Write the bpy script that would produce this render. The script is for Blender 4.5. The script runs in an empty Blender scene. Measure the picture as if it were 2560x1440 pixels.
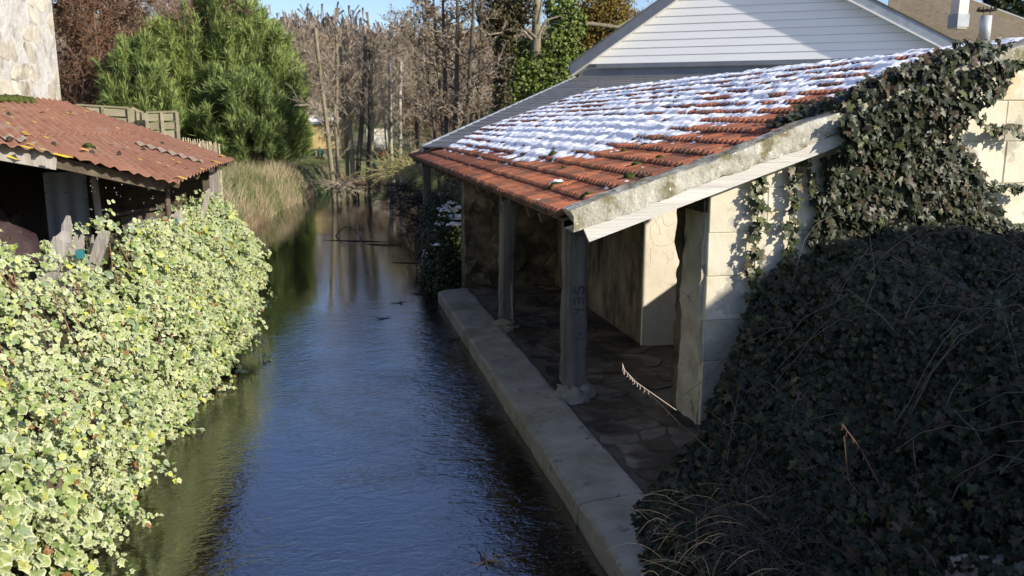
import bpy, math, random
import numpy as np
from mathutils import Vector, Matrix

# ------------------------------------------------------------------ camera, sky, sun, exposure
scn = bpy.context.scene
COL = scn.collection
rad = math.radians
F_PX, HCAM = 2133.0, 3.5
_Y = np.array([815 - 1280, 720 - 305, -F_PX]); _Y /= np.linalg.norm(_Y)
_p = math.atan(415 / F_PX)
_U = np.array([0, math.cos(_p), math.sin(_p)])
_X = np.cross(_Y, _U)
RC = np.stack([_X, _Y, _U])                     # camera axes -> world axes
CAMP = np.array([0, 0, HCAM])
cam_d = bpy.data.cameras.new('camera')
cam = bpy.data.objects.new('camera', cam_d); COL.objects.link(cam)
m4 = Matrix.Identity(4)
for i in range(3):
    for j in range(3):
        m4[i][j] = RC[i][j]
m4.translation = CAMP
cam.matrix_world = m4
cam_d.sensor_width = 36; cam_d.lens = F_PX / 2560 * 36
cam_d.clip_end = 600
cam_d.dof.use_dof = True; cam_d.dof.focus_distance = 8.6; cam_d.dof.aperture_fstop = 2.6
scn.camera = cam

SUN_AZ, SUN_EL = rad(47), rad(26)
SUN = np.array([math.cos(SUN_EL) * math.sin(SUN_AZ), -math.cos(SUN_EL) * math.cos(SUN_AZ), math.sin(SUN_EL)])
world = bpy.data.worlds.new('World'); scn.world = world; world.use_nodes = True
wn = world.node_tree.nodes
sky = wn.new('ShaderNodeTexSky'); sky.sky_type = 'NISHITA'; sky.sun_disc = False
sky.sun_elevation = SUN_EL; sky.sun_rotation = math.pi - SUN_AZ
sky.air_density = 1.0; sky.dust_density = 0.8; sky.ozone_density = 3.0
wn['Background'].inputs['Strength'].default_value = 0.15
hsv = wn.new('ShaderNodeHueSaturation'); hsv.inputs['Saturation'].default_value = 1.08; hsv.inputs['Hue'].default_value = .515      # the clear winter blue
world.node_tree.links.new(sky.outputs[0], hsv.inputs['Color']); world.node_tree.links.new(hsv.outputs[0], wn['Background'].inputs['Color'])
sl = bpy.data.lights.new('sun', 'SUN'); sl.energy = 5.0; sl.angle = rad(0.53); sl.color = (1.0, 0.93, 0.82)
so = bpy.data.objects.new('sun', sl); COL.objects.link(so)
so.location = (20, -20, 30)
so.rotation_euler = Vector(-SUN).to_track_quat('-Z', 'Y').to_euler()
vs = scn.view_settings
vs.view_transform = 'Standard'; vs.look = 'None'; vs.gamma = 1.0; vs.exposure = 0.38; vs.use_curve_mapping = False

RNG = np.random.default_rng(7)
rnd = random.Random(5)

# ------------------------------------------------------------------ pixel helpers (layout measured from the place)
def ray(px, py):
    return RC @ np.array([px - 1280, 720 - py, -F_PX], float)
def onx(px, py, x): d = ray(px, py); return CAMP + d * (x / d[0])
def ony(px, py, y): d = ray(px, py); return CAMP + d * (y / d[1])
def onz(px, py, z): d = ray(px, py); return CAMP + d * ((z - HCAM) / d[2])

def smooth(t): t = np.clip(t, 0, 1); return t * t * (3 - 2 * t)
def vnoise(x, y, seed=0):
    x = np.asarray(x, float); y = np.asarray(y, float)
    xi = np.floor(x).astype(np.int64); yi = np.floor(y).astype(np.int64)
    fx = smooth(x - xi); fy = smooth(y - yi)
    def h(a, b):
        n = (a * 374761393 + b * 668265263 + seed * 974634127) & 0x7fffffff
        n = ((n ^ (n >> 13)) * 1274126177) & 0x7fffffff
        return ((n ^ (n >> 16)) & 0xffff) / 65535.0
    return (h(xi, yi) * (1 - fx) + h(xi + 1, yi) * fx) * (1 - fy) + (h(xi, yi + 1) * (1 - fx) + h(xi + 1, yi + 1) * fx) * fy
def fbm(x, y, seed=0, o=3):
    s = 0; a = .5
    for k in range(o):
        s = s + a * vnoise(np.asarray(x) * 2 ** k, np.asarray(y) * 2 ** k, seed + k); a *= .5
    return s / (1 - .5 ** o)

# ------------------------------------------------------------------ object helpers
WLOC = {}
def tag(o, label=None, cat=None, group=None, kind=None):
    if label: o['label'] = label
    if cat: o['category'] = cat
    if group: o['group'] = group
    if kind: o['kind'] = kind
    return o
def link(o, parent=None, loc=(0, 0, 0)):
    COL.objects.link(o)
    if parent is not None: o.parent = parent
    o.location = loc
    return o
def empty(name, loc, label=None, cat=None, group=None):
    o = bpy.data.objects.new(name, None); link(o, None, loc)
    o.empty_display_size = .2
    WLOC[o.name] = np.array(loc, float)
    return tag(o, label, cat, group)
def wl(o): return WLOC.get(o.name, np.zeros(3)) if o is not None else np.zeros(3)

def mesh_np(name, V, F, mat, parent=None, col=None, smoothsh=False, origin=None):
    """V (n,3) world coordinates, F (m,3) or list of polygons; one mesh object"""
    V = np.asarray(V, float)
    org = wl(parent) if parent is not None else (np.zeros(3) if origin is None else np.array(origin, float))
    me = bpy.data.meshes.new(name)
    if isinstance(F, np.ndarray):
        m, k = F.shape
        me.vertices.add(len(V)); me.vertices.foreach_set('co', (V - org).astype(np.float32).ravel())
        me.loops.add(m * k); me.loops.foreach_set('vertex_index', F.astype(np.int32).ravel())
        me.polygons.add(m); me.polygons.foreach_set('loop_start', np.arange(0, m * k, k, dtype=np.int32))
        me.update(calc_edges=True)
    else:
        me.from_pydata((V - org).tolist(), [], [list(map(int, f)) for f in F]); me.update()
    if smoothsh: me.polygons.foreach_set('use_smooth', np.ones(len(me.polygons), bool))
    if col is not None:
        a = me.color_attributes.new('col', 'FLOAT_COLOR', 'POINT')
        c = np.ones((len(V), 4), np.float32); c[:, :3] = col
        a.data.foreach_set('color', c.ravel())
    if mat is not None: me.materials.append(mat)
    o = bpy.data.objects.new(name, me)
    if parent is not None:
        link(o, parent); WLOC[o.name] = org
    else:
        link(o, None, org); WLOC[o.name] = org
    return o

class MB:
    def __init__(s): s.v = []; s.f = []
    def add(s, V, F):
        n = len(s.v); s.v.extend([tuple(map(float, p)) for p in V]); s.f.extend([[i + n for i in f] for f in F]); return s
    def box(s, lo, hi, bev=0.0):
        x0, y0, z0 = lo; x1, y1, z1 = hi
        if bev <= 0:
            V = [(x0, y0, z0), (x1, y0, z0), (x1, y1, z0), (x0, y1, z0), (x0, y0, z1), (x1, y0, z1), (x1, y1, z1), (x0, y1, z1)]
            return s.add(V, [(3, 2, 1, 0), (4, 5, 6, 7), (0, 1, 5, 4), (1, 2, 6, 5), (2, 3, 7, 6), (3, 0, 4, 7)])
        P = [(x0, y0), (x1, y0), (x1, y1), (x0, y1)]
        b = bev
        oct_ = [(x0 + b, y0), (x1 - b, y0), (x1, y0 + b), (x1, y1 - b), (x1 - b, y1), (x0 + b, y1), (x0, y1 - b), (x0, y0 + b)]
        inn = [(x0 + b, y0 + b), (x1 - b, y0 + b), (x1 - b, y0 + b), (x1 - b, y1 - b), (x1 - b, y1 - b), (x0 + b, y1 - b), (x0 + b, y1 - b), (x0 + b, y0 + b)]
        V = [(x, y, z0) for x, y in oct_] + [(x, y, z1 - b) for x, y in oct_] + [(x, y, z1) for x, y in inn]
        F = [list(range(7, -1, -1))]
        for i in range(8):
            j = (i + 1) % 8
            F.append((i, j, 8 + j, 8 + i)); F.append((8 + i, 8 + j, 16 + j, 16 + i))
        F.append([16, 18, 20, 22])
        return s.add(V, F)
    def bar(s, p, q, w, h, up=(0, 0, 1), taper=1.0):
        """rectangular bar from p to q; w sideways, h along up"""
        p = np.array(p, float); q = np.array(q, float); d = q - p; d /= np.linalg.norm(d)
        sd = np.cross(d, np.array(up, float)); sd /= np.linalg.norm(sd); u = np.cross(sd, d)
        V = []
        for c, t in ((p, 1), (q, taper)):
            for a, b in ((-1, -1), (1, -1), (1, 1), (-1, 1)):
                V.append(c + sd * a * w / 2 * t + u * b * h / 2 * t)
        return s.add(V, [(3, 2, 1, 0), (4, 5, 6, 7), (0, 1, 5, 4), (1, 2, 6, 5), (2, 3, 7, 6), (3, 0, 4, 7)])
    def prism(s, poly, ext):
        """polygon (3d points) extruded by vector ext"""
        P = [np.array(p, float) for p in poly]; e = np.array(ext, float); n = len(P)
        V = P + [p + e for p in P]
        F = [list(range(n))[::-1], list(range(n, 2 * n))] + [(i, (i + 1) % n, n + (i + 1) % n, n + i) for i in range(n)]
        return s.add(V, F)
    def tube(s, pts, radii, n=6, cap=True):
        V, Fq = tube(pts, radii, n); s.add(V, Fq.tolist())
        if cap:
            b = len(s.v) - len(V); s.f.append([b + i for i in range(n)][::-1]); s.f.append([b + len(V) - n + i for i in range(n)])
        return s
    def build(s, name, mat, parent=None, smoothsh=False, origin=None):
        return mesh_np(name, np.array(s.v), s.f, mat, parent, None, smoothsh, origin)

def tube(pts, radii, n=6):
    pts = np.asarray(pts, float); k = len(pts)
    if np.isscalar(radii): radii = [radii] * k
    t = np.gradient(pts, axis=0); t /= np.linalg.norm(t, axis=1)[:, None] + 1e-9
    ref = np.array([0, 0, 1.0]) if abs(t[0][2]) < .9 else np.array([1.0, 0, 0])
    V = np.empty((k, n, 3)); a = np.arange(n) * 2 * math.pi / n
    for i in range(k):
        s_ = np.cross(t[i], ref); s_ /= np.linalg.norm(s_) + 1e-9; u = np.cross(s_, t[i])
        V[i] = pts[i] + radii[i] * (np.cos(a)[:, None] * s_ + np.sin(a)[:, None] * u)
        ref = u
    Fq = []
    for i in range(k - 1):
        for j in range(n):
            Fq.append((i * n + j, i * n + (j + 1) % n, (i + 1) * n + (j + 1) % n, (i + 1) * n + j))
    return V.reshape(-1, 3), np.array(Fq)

class TB:      # many tubes into one mesh, quick
    def __init__(s): s.V = []; s.F = []; s.n = 0
    def add(s, pts, radii, n=4):
        V, F = tube(pts, radii, n); s.V.append(V); s.F.append(F + s.n); s.n += len(V)
    def build(s, name, mat, parent=None, smoothsh=True, origin=None):
        return mesh_np(name, np.concatenate(s.V), np.concatenate(s.F), mat, parent, None, smoothsh, origin)

# ------------------------------------------------------------------ materials
def nodes(name):
    m = bpy.data.materials.new(name); m.use_nodes = True
    nt = m.node_tree; b = nt.nodes['Principled BSDF']
    return m, nt, b
def ramp(nt, fac, stops):
    r = nt.nodes.new('ShaderNodeValToRGB')
    e = r.color_ramp.elements
    while len(e) < len(stops): e.new(.5)
    for el, (p, c) in zip(e, stops):
        el.position = p; el.color = (*c, 1) if len(c) == 3 else c
    nt.links.new(fac, r.inputs[0]); return r.outputs[0]
def noise(nt, scale, detail=5, rough=.6, stretch=(1, 1, 1), dist=0.0, coord='Object'):
    tc = nt.nodes.new('ShaderNodeTexCoord'); mp = nt.nodes.new('ShaderNodeMapping')
    mp.inputs['Scale'].default_value = stretch
    nt.links.new(tc.outputs[coord], mp.inputs[0])
    n = nt.nodes.new('ShaderNodeTexNoise'); n.inputs['Scale'].default_value = scale
    n.inputs['Detail'].default_value = detail; n.inputs['Roughness'].default_value = rough; n.inputs['Distortion'].default_value = dist
    nt.links.new(mp.outputs[0], n.inputs['Vector']); return n.outputs['Fac']
def mixc(nt, fac, a, b, mode='MIX'):
    x = nt.nodes.new('ShaderNodeMix'); x.data_type = 'RGBA'; x.blend_type = mode
    if isinstance(fac, (int, float)): x.inputs[0].default_value = fac
    else: nt.links.new(fac, x.inputs[0])
    for s_, i in ((a, 6), (b, 7)):
        if isinstance(s_, tuple): x.inputs[i].default_value = (*s_, 1)
        else: nt.links.new(s_, x.inputs[i])
    return x.outputs[2]
def surf(name, c1, c2, scale=4, rough=.85, bump=.3, bscale=None, stretch=(1, 1, 1), c3=None, c3scale=2, c3at=.6, rand=0.0, attr=False,
         detail=6, spec=.3, dist=0.0, bdist=.02, c4=None, c4scale=12, c4at=.66, trans=0.0, c3stretch=(1, 1, 1)):
    m, nt, b = nodes(name)
    n1 = noise(nt, scale, detail, .62, stretch, dist)
    col = ramp(nt, n1, [(.3, c1), (.7, c2)])
    if c3: col = mixc(nt, ramp(nt, noise(nt, c3scale, 6, .65, c3stretch), [(c3at - .06, (0, 0, 0)), (c3at + .06, (1, 1, 1))]), col, c3)
    if c4: col = mixc(nt, ramp(nt, noise(nt, c4scale, 4, .6), [(c4at - .02, (0, 0, 0)), (c4at + .03, (1, 1, 1))]), col, c4)
    if attr:
        a = nt.nodes.new('ShaderNodeAttribute'); a.attribute_name = 'col'
        col = mixc(nt, 1.0, col, a.outputs['Color'], 'MULTIPLY')
    if rand:
        oi = nt.nodes.new('ShaderNodeObjectInfo')
        r = ramp(nt, oi.outputs['Random'], [(0, (1 - rand,) * 3), (1, (1 + rand,) * 3)])
        col = mixc(nt, 1.0, col, r, 'MULTIPLY')
    nt.links.new(col, b.inputs['Base Color'])
    b.inputs['Roughness'].default_value = rough; b.inputs['Specular IOR Level'].default_value = spec
    if bump:
        bn = nt.nodes.new('ShaderNodeBump'); bn.inputs['Strength'].default_value = bump; bn.inputs['Distance'].default_value = bdist
        nt.links.new(noise(nt, bscale or scale * 3, 8, .65, stretch, dist), bn.inputs['Height']); nt.links.new(bn.outputs[0], b.inputs['Normal'])
    return m
def leafmat(name, rough=.45, spec=.4, trans=.25):
    m, nt, b = nodes(name)
    a = nt.nodes.new('ShaderNodeAttribute'); a.attribute_name = 'col'
    nt.links.new(a.outputs['Color'], b.inputs['Base Color'])
    b.inputs['Roughness'].default_value = rough; b.inputs['Specular IOR Level'].default_value = spec
    if trans > 0:
        tr = nt.nodes.new('ShaderNodeBsdfTranslucent'); mx = nt.nodes.new('ShaderNodeMixShader'); mx.inputs[0].default_value = trans
        nt.links.new(a.outputs['Color'], tr.inputs['Color'])
        nt.links.new(b.outputs[0], mx.inputs[1]); nt.links.new(tr.outputs[0], mx.inputs[2])
        nt.links.new(mx.outputs[0], nt.nodes['Material Output'].inputs['Surface'])
    return m

M = {}
M['ground'] = surf('ground_soil', (.10, .085, .045), (.22, .175, .095), 1.2, .95, .5, 9, c3=(.07, .10, .03), c3scale=.5, c3at=.48)
M['limestone'] = surf('limestone', (.60, .53, .37), (.78, .73, .58), 2.2, .92, .35, 9, c3=(.58, .42, .19), c3scale=1.0, c3at=.66, rand=.03, c4=(.46, .42, .33), c4scale=2.6, c4at=.57, bdist=.02)
M['limestone_rough'] = surf('limestone_weathered', (.45, .40, .27), (.66, .60, .44), 5, .92, .8, 13, c3=(.55, .36, .12), c3scale=2.2, c3at=.62, rand=.08, bdist=.03)
M['mortar'] = surf('mortar', (.58, .52, .38), (.72, .66, .51), 6, .95, .4)
M['jamb'] = surf('jamb_plaster', (.40, .35, .25), (.64, .58, .45), 3.4, .92, 1.0, 8, c3=(.50, .30, .09), c3scale=1.5, c3at=.6, bdist=.05, c4=(.26, .235, .18), c4scale=4, c4at=.64)
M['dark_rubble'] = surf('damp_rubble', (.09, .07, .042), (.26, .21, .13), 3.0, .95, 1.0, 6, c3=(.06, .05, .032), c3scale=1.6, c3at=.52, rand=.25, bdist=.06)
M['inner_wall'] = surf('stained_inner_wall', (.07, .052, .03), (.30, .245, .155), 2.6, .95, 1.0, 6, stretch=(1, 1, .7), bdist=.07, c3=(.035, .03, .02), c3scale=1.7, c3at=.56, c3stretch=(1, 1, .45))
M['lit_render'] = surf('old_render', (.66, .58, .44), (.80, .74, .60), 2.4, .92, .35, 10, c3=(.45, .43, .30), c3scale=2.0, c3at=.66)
M['flag'] = surf('flagstone', (.07, .06, .043), (.17, .145, .108), 3.0, .6, .5, 10, c3=(.032, .027, .019), c3scale=1.3, c3at=.5, rand=.35)
M['floor_bed'] = surf('floor_mud', (.05, .042, .028), (.10, .083, .058), 5, .7, .5)
M['plinth'] = surf('plinth_stone', (.17, .16, .12), (.30, .28, .22), 2.6, .85, .7, 14, c3=(.15, .145, .08), c3scale=.9, c3at=.6, rand=.08, c4=(.13, .12, .095), c4scale=7, c4at=.63)
M['post'] = surf('weathered_oak', (.075, .07, .062), (.19, .175, .15), 9, .88, .7, 22, stretch=(1, 1, .06), c3=(.035, .033, .03), c3scale=2.2, c3at=.62)
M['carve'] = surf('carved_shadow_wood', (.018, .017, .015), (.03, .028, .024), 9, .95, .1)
M['rafter'] = surf('old_rafter', (.06, .045, .03), (.14, .11, .075), 7, .9, .6, 16, stretch=(.1, 1, 1))
M['board'] = surf('silver_grey_board', (.46, .44, .38), (.72, .69, .61), 7, .88, .8, 20, stretch=(.06, 1, 1), c3=(.33, .24, .14), c3scale=2.5, c3at=.69, c3stretch=(.3, 1, 1))
M['coping'] = surf('lichened_cement', (.26, .235, .16), (.62, .59, .49), 3.0, .95, .9, 11, c3=(.22, .19, .10), c3scale=5, c3at=.55, c4=(.80, .79, .70), c4scale=16, c4at=.65, bdist=.03)
M['snow'] = None
M['moss'] = surf('moss', (.02, .028, .006), (.10, .12, .022), 22, 1.0, 1.0, 60, bdist=.02)
M['zinc'] = surf('zinc_flashing', (.24, .27, .30), (.38, .42, .45), 3, .5, .1, spec=.5)
M['darkzinc'] = surf('grey_fascia', (.13, .145, .17), (.18, .195, .22), 2, .55, .1, spec=.5)
M['siding'] = surf('white_siding', (.86, .85, .82), (.92, .91, .88), 2, .5, .08, 30, stretch=(.2, .2, 1), rand=.02, spec=.4)
M['soffit'] = surf('white_soffit', (.80, .79, .74), (.85, .84, .80), 2, .55, .05)
M['slate'] = surf('grey_slate', (.085, .088, .092), (.15, .152, .155), 3, .6, .3, 20, rand=.15, spec=.4)
M['brownroof'] = surf('brown_fibre_roof', (.085, .068, .045), (.15, .12, .085), 3, .9, .3, 25, c3=(.10, .09, .04), c3scale=1.2, c3at=.6, stretch=(1, 1, 3))
M['cream'] = surf('cream_render', (.66, .60, .49), (.76, .71, .60), 1.5, .9, .2)
M['corr'] = surf('red_fibre_sheet', (.235, .105, .062), (.33, .165, .105), 2.6, .95, .5, 40, c3=(.30, .205, .155), c3scale=1.6, c3at=.63, c4=(.60, .53, .44), c4scale=14, c4at=.70)
M['lichen'] = surf('yellow_lichen', (.62, .42, .02), (.72, .52, .05), 14, .95, .6, 40)
M['graywood'] = surf('silvered_wood', (.20, .18, .155), (.40, .365, .32), 9, .9, .9, 22, stretch=(1, 1, .1), rand=.15)
M['fencewood'] = surf('larch_panel_wood', (.22, .19, .12), (.36, .32, .22), 6, .9, .5, 16, stretch=(.15, 1, 1), rand=.12, c3=(.34, .33, .10), c3scale=1.5, c3at=.7)
M['reed'] = surf('reed', (.38, .33, .21), (.58, .51, .35), 20, .85, .4, 40, stretch=(1, 1, .05))
M['bark'] = surf('bark', (.13, .11, .075), (.30, .26, .18), 9, .95, .8, 20, stretch=(1, 1, .3), c3=(.20, .20, .07), c3scale=1.2, c3at=.6)
M['barkdark'] = surf('dark_bark', (.05, .043, .033), (.12, .10, .075), 7, .95, .8, 18, stretch=(1, 1, .3), c3=(.09, .10, .035), c3scale=1.0, c3at=.6)
M['birch'] = surf('birch_bark', (.26, .23, .18), (.52, .48, .40), 6, .8, .4, 14, stretch=(.4, .4, 1), c3=(.06, .05, .04), c3scale=4, c3at=.62)
M['twig'] = surf('twig_bark', (.30, .24, .17), (.46, .38, .28), 3, .95, 0)
M['twigred'] = surf('red_brown_twig', (.15, .085, .055), (.25, .15, .10), 3, .95, 0)
M['twiglichen'] = surf('lichened_twig', (.22, .20, .10), (.42, .36, .14), 6, .95, .2)
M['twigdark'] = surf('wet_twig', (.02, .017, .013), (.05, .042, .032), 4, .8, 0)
M['stem'] = surf('ivy_stem', (.16, .09, .055), (.26, .15, .095), 8, .9, .2)
M['straw'] = surf('dry_stalk', (.42, .34, .26), (.60, .50, .40), 8, .9, .1)
M['ivyleaf'] = leafmat('ivy_leaf', .42, .17, .0)
M['varleaf'] = leafmat('variegated_ivy_leaf', .42, .4, .22)
M['conifer'] = leafmat('conifer_spray', .6, .2, .25)
M['brownleaf'] = leafmat('withered_leaf', .8, .15, .3)
M['grass'] = leafmat('grass_blade', .7, .2, .3)

def snow_mat():
    m, nt, b = nodes('snow')
    b.inputs['Base Color'].default_value = (.95, .945, .93, 1); b.inputs['Roughness'].default_value = .6
    b.inputs['Subsurface Weight'].default_value = .25; b.inputs['Subsurface Radius'].default_value = (.03, .035, .04); b.inputs['Subsurface Scale'].default_value = .4
    bn = nt.nodes.new('ShaderNodeBump'); bn.inputs['Strength'].default_value = .5; bn.inputs['Distance'].default_value = .012
    nt.links.new(noise(nt, 22, 6, .65), bn.inputs['Height']); nt.links.new(bn.outputs[0], b.inputs['Normal'])
    return m
M['snow'] = snow_mat()

def tile_mat():
    m, nt, b = nodes('terracotta')
    c = ramp(nt, noise(nt, 7, 6, .65), [(.3, (.28, .08, .038)), (.7, (.46, .165, .08))])
    oi = nt.nodes.new('ShaderNodeObjectInfo')
    at = nt.nodes.new('ShaderNodeAttribute'); at.attribute_name = 'col'     # r: nose soot plus the nose's shade painted in, g: per tile shade
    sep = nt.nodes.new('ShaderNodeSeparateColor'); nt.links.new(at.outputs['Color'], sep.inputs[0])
    add = nt.nodes.new('ShaderNodeMath'); add.operation = 'ADD'; nt.links.new(oi.outputs['Random'], add.inputs[0]); nt.links.new(sep.outputs[1], add.inputs[1])
    fr = nt.nodes.new('ShaderNodeMath'); fr.operation = 'FRACT'; nt.links.new(add.outputs[0], fr.inputs[0])
    c = mixc(nt, 1.0, c, ramp(nt, fr.outputs[0], [(0, (.62, .55, .5)), (.5, (1, 1, 1)), (1, (1.25, 1.2, 1.1))]), 'MULTIPLY')
    geo = nt.nodes.new('ShaderNodeNewGeometry')
    def wnoise(sc, det):
        n = nt.nodes.new('ShaderNodeTexNoise'); n.inputs['Scale'].default_value = sc; n.inputs['Detail'].default_value = det; n.inputs['Roughness'].default_value = .65
        nt.links.new(geo.outputs['Position'], n.inputs['Vector']); return n.outputs['Fac']
    c = mixc(nt, ramp(nt, wnoise(3.2, 6), [(.44, (0, 0, 0)), (.6, (.8, .8, .8))]), c, (.13, .08, .055))
    c = mixc(nt, ramp(nt, wnoise(9, 5), [(.66, (0, 0, 0)), (.7, (.9, .9, .9))]), c, (.50, .40, .30))
    c = mixc(nt, ramp(nt, wnoise(4.1, 3), [(.705, (0, 0, 0)), (.73, (1, 1, 1))]), c, (.50, .34, .05))
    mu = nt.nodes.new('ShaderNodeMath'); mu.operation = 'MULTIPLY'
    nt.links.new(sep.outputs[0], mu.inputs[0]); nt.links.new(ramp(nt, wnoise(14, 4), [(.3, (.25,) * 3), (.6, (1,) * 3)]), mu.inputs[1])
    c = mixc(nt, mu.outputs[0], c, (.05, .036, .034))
    nt.links.new(c, b.inputs['Base Color']); b.inputs['Roughness'].default_value = .82; b.inputs['Specular IOR Level'].default_value = .3
    bn = nt.nodes.new('ShaderNodeBump'); bn.inputs['Strength'].default_value = .4; bn.inputs['Distance'].default_value = .006
    nt.links.new(wnoise(45, 6), bn.inputs['Height']); nt.links.new(bn.outputs[0], b.inputs['Normal'])
    return m
M['tile'] = tile_mat()

def water_mat():
    m, nt, b = nodes('stream_water')
    b.inputs['Base Color'].default_value = (.034, .028, .013, 1)
    b.inputs['Roughness'].default_value = .015; b.inputs['IOR'].default_value = 2.1; b.inputs['Specular IOR Level'].default_value = 1.0
    c = ramp(nt, noise(nt, .5, 4, .6), [(.35, (.005, .0045, .0025)), (.7, (.014, .011, .006))]); nt.links.new(c, b.inputs['Base Color'])
    # current ripples: fine, lively near the wash house, calm upstream
    tc = nt.nodes.new('ShaderNodeTexCoord'); sp = nt.nodes.new('ShaderNodeSeparateXYZ'); nt.links.new(tc.outputs['Object'], sp.inputs[0])
    mr = nt.nodes.new('ShaderNodeMapRange'); mr.inputs[1].default_value = 10.5; mr.inputs[2].default_value = 17; mr.inputs[3].default_value = 1.0; mr.inputs[4].default_value = .16
    nt.links.new(sp.outputs[1], mr.inputs[0])
    a = noise(nt, 5.0, 3, .55, (1, 1.6, 1), .9); a2 = noise(nt, 13, 3, .5, (1, 1.9, 1), 1.2); a3 = noise(nt, 1.4, 2, .5, (1, 1.3, 1), .4)
    ad = nt.nodes.new('ShaderNodeMath'); ad.operation = 'MULTIPLY_ADD'; ad.inputs[1].default_value = .42; nt.links.new(a2, ad.inputs[0]); nt.links.new(a, ad.inputs[2])
    ad2 = nt.nodes.new('ShaderNodeMath'); ad2.operation = 'MULTIPLY_ADD'; ad2.inputs[1].default_value = 1.2; nt.links.new(a3, ad2.inputs[0]); nt.links.new(ad.outputs[0], ad2.inputs[2])
    bn = nt.nodes.new('ShaderNodeBump'); bn.inputs['Distance'].default_value = .028
    st = nt.nodes.new('ShaderNodeMath'); st.operation = 'MULTIPLY'; st.inputs[1].default_value = .62
    calm = ramp(nt, noise(nt, .55, 3, .6, (1, .6, 1), .6), [(.36, (.30,) * 3), (.62, (1,) * 3)]); mcm = nt.nodes.new('ShaderNodeMath'); mcm.operation = 'MULTIPLY'; nt.links.new(calm, mcm.inputs[0]); nt.links.new(mr.outputs[0], mcm.inputs[1])
    mrx = nt.nodes.new('ShaderNodeMapRange'); mrx.inputs[1].default_value = -1.3; mrx.inputs[2].default_value = .6; mrx.inputs[3].default_value = .35; mrx.inputs[4].default_value = 1.0; nt.links.new(sp.outputs[0], mrx.inputs[0])
    mcx = nt.nodes.new('ShaderNodeMath'); mcx.operation = 'MULTIPLY'; nt.links.new(mcm.outputs[0], mcx.inputs[0]); nt.links.new(mrx.outputs[0], mcx.inputs[1]); nt.links.new(mcx.outputs[0], st.inputs[0]); nt.links.new(st.outputs[0], bn.inputs['Strength'])
    nt.links.new(ad2.outputs[0], bn.inputs['Height']); nt.links.new(bn.outputs[0], b.inputs['Normal'])
    return m
M['water'] = water_mat()

def clipline(poly, a, b, c):
    """keep the part of a 2d polygon where a*x+b*y<=c"""
    out = []
    for i in range(len(poly)):
        p, q = poly[i], poly[(i + 1) % len(poly)]
        dp = a * p[0] + b * p[1] - c; dq = a * q[0] + b * q[1] - c
        if dp <= 0: out.append(p)
        if dp * dq < 0:
            t = dp / (dp - dq); out.append((p[0] + t * (q[0] - p[0]), p[1] + t * (q[1] - p[1])))
    return out

# ------------------------------------------------------------------ the ground and the stream
def pw(y, pts):
    return np.interp(y, [p[0] for p in pts], [p[1] for p in pts])
LB = [(-14, -2.2), (5, -2.1), (14, -1.9), (17, -1.95), (25, -2.5), (32, -1.6), (40, -.35), (44, 1.0), (52, 5.0), (62, 11)]
RB = [(-14, 2.1), (16, 2.1), (17, 1.75), (23, 2.3), (30, 3.0), (38, 3.9), (44, 5.6), (52, 10), (62, 17)]
def gz(x, y):
    L = pw(y, LB); R = pw(y, RB)
    dl = L - x; dr = x - R
    zl = -.45 + 1.85 * smooth((dl + .3) / np.where(y > 15, 1.6, 1.9)) + .25 * smooth((dl - 2) / 4)
    zr = -.45 + 1.25 * smooth((dr + .25) / 1.6) + .3 * smooth((dr - 3) / 5)
    inl = (y > 7.3) & (y < 16.3)
    zr = np.where(inl & (x < 7.6), np.minimum(zr, .12), zr)
    mound = -.4 + 1.7 * smooth((x - 4.0) / 2.2) + .15 * smooth((x - 5) / 2)
    zr = np.where(y <= 7.3, mound, zr)
    z = np.where(dl > -.3, zl, np.where(dr > -.25, zr, -.45))
    hill = 9 * smooth((y - 75) / 70)
    bump = .12 * (fbm(x * .8, y * .8, 3) - .5)
    return z + hill + bump * np.where((dl > .2) | (dr > .2), 1, 0)
xs = np.concatenate([-np.geomspace(90, 8.4, 14), np.arange(-8, 9, .3), np.geomspace(9.2, 90, 14)])
ys = np.concatenate([np.arange(-14, 2, 1.0), np.arange(2, 26, .3), np.arange(26, 64, .6), np.geomspace(64, 190, 22)])
GX, GY = np.meshgrid(xs, ys); GZ = gz(GX, GY)
V = np.stack([GX, GY, GZ], -1).reshape(-1, 3); nx = len(xs)
ii, jj = np.meshgrid(np.arange(len(ys) - 1), np.arange(nx - 1), indexing='ij')
a = (ii * nx + jj).ravel(); F = np.stack([a, a + 1, a + nx + 1, a + nx], 1)
tag(mesh_np('ground', V, F, M['ground'], None, None, True), kind='structure')
WZ = .22
wv = [(-6, -14, WZ), (19, -14, WZ), (19, 64, WZ), (-6, 64, WZ)]
tag(mesh_np('stream_water', np.array(wv, float), np.array([[0, 1, 2, 3]]), M['water']), kind='structure')

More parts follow.
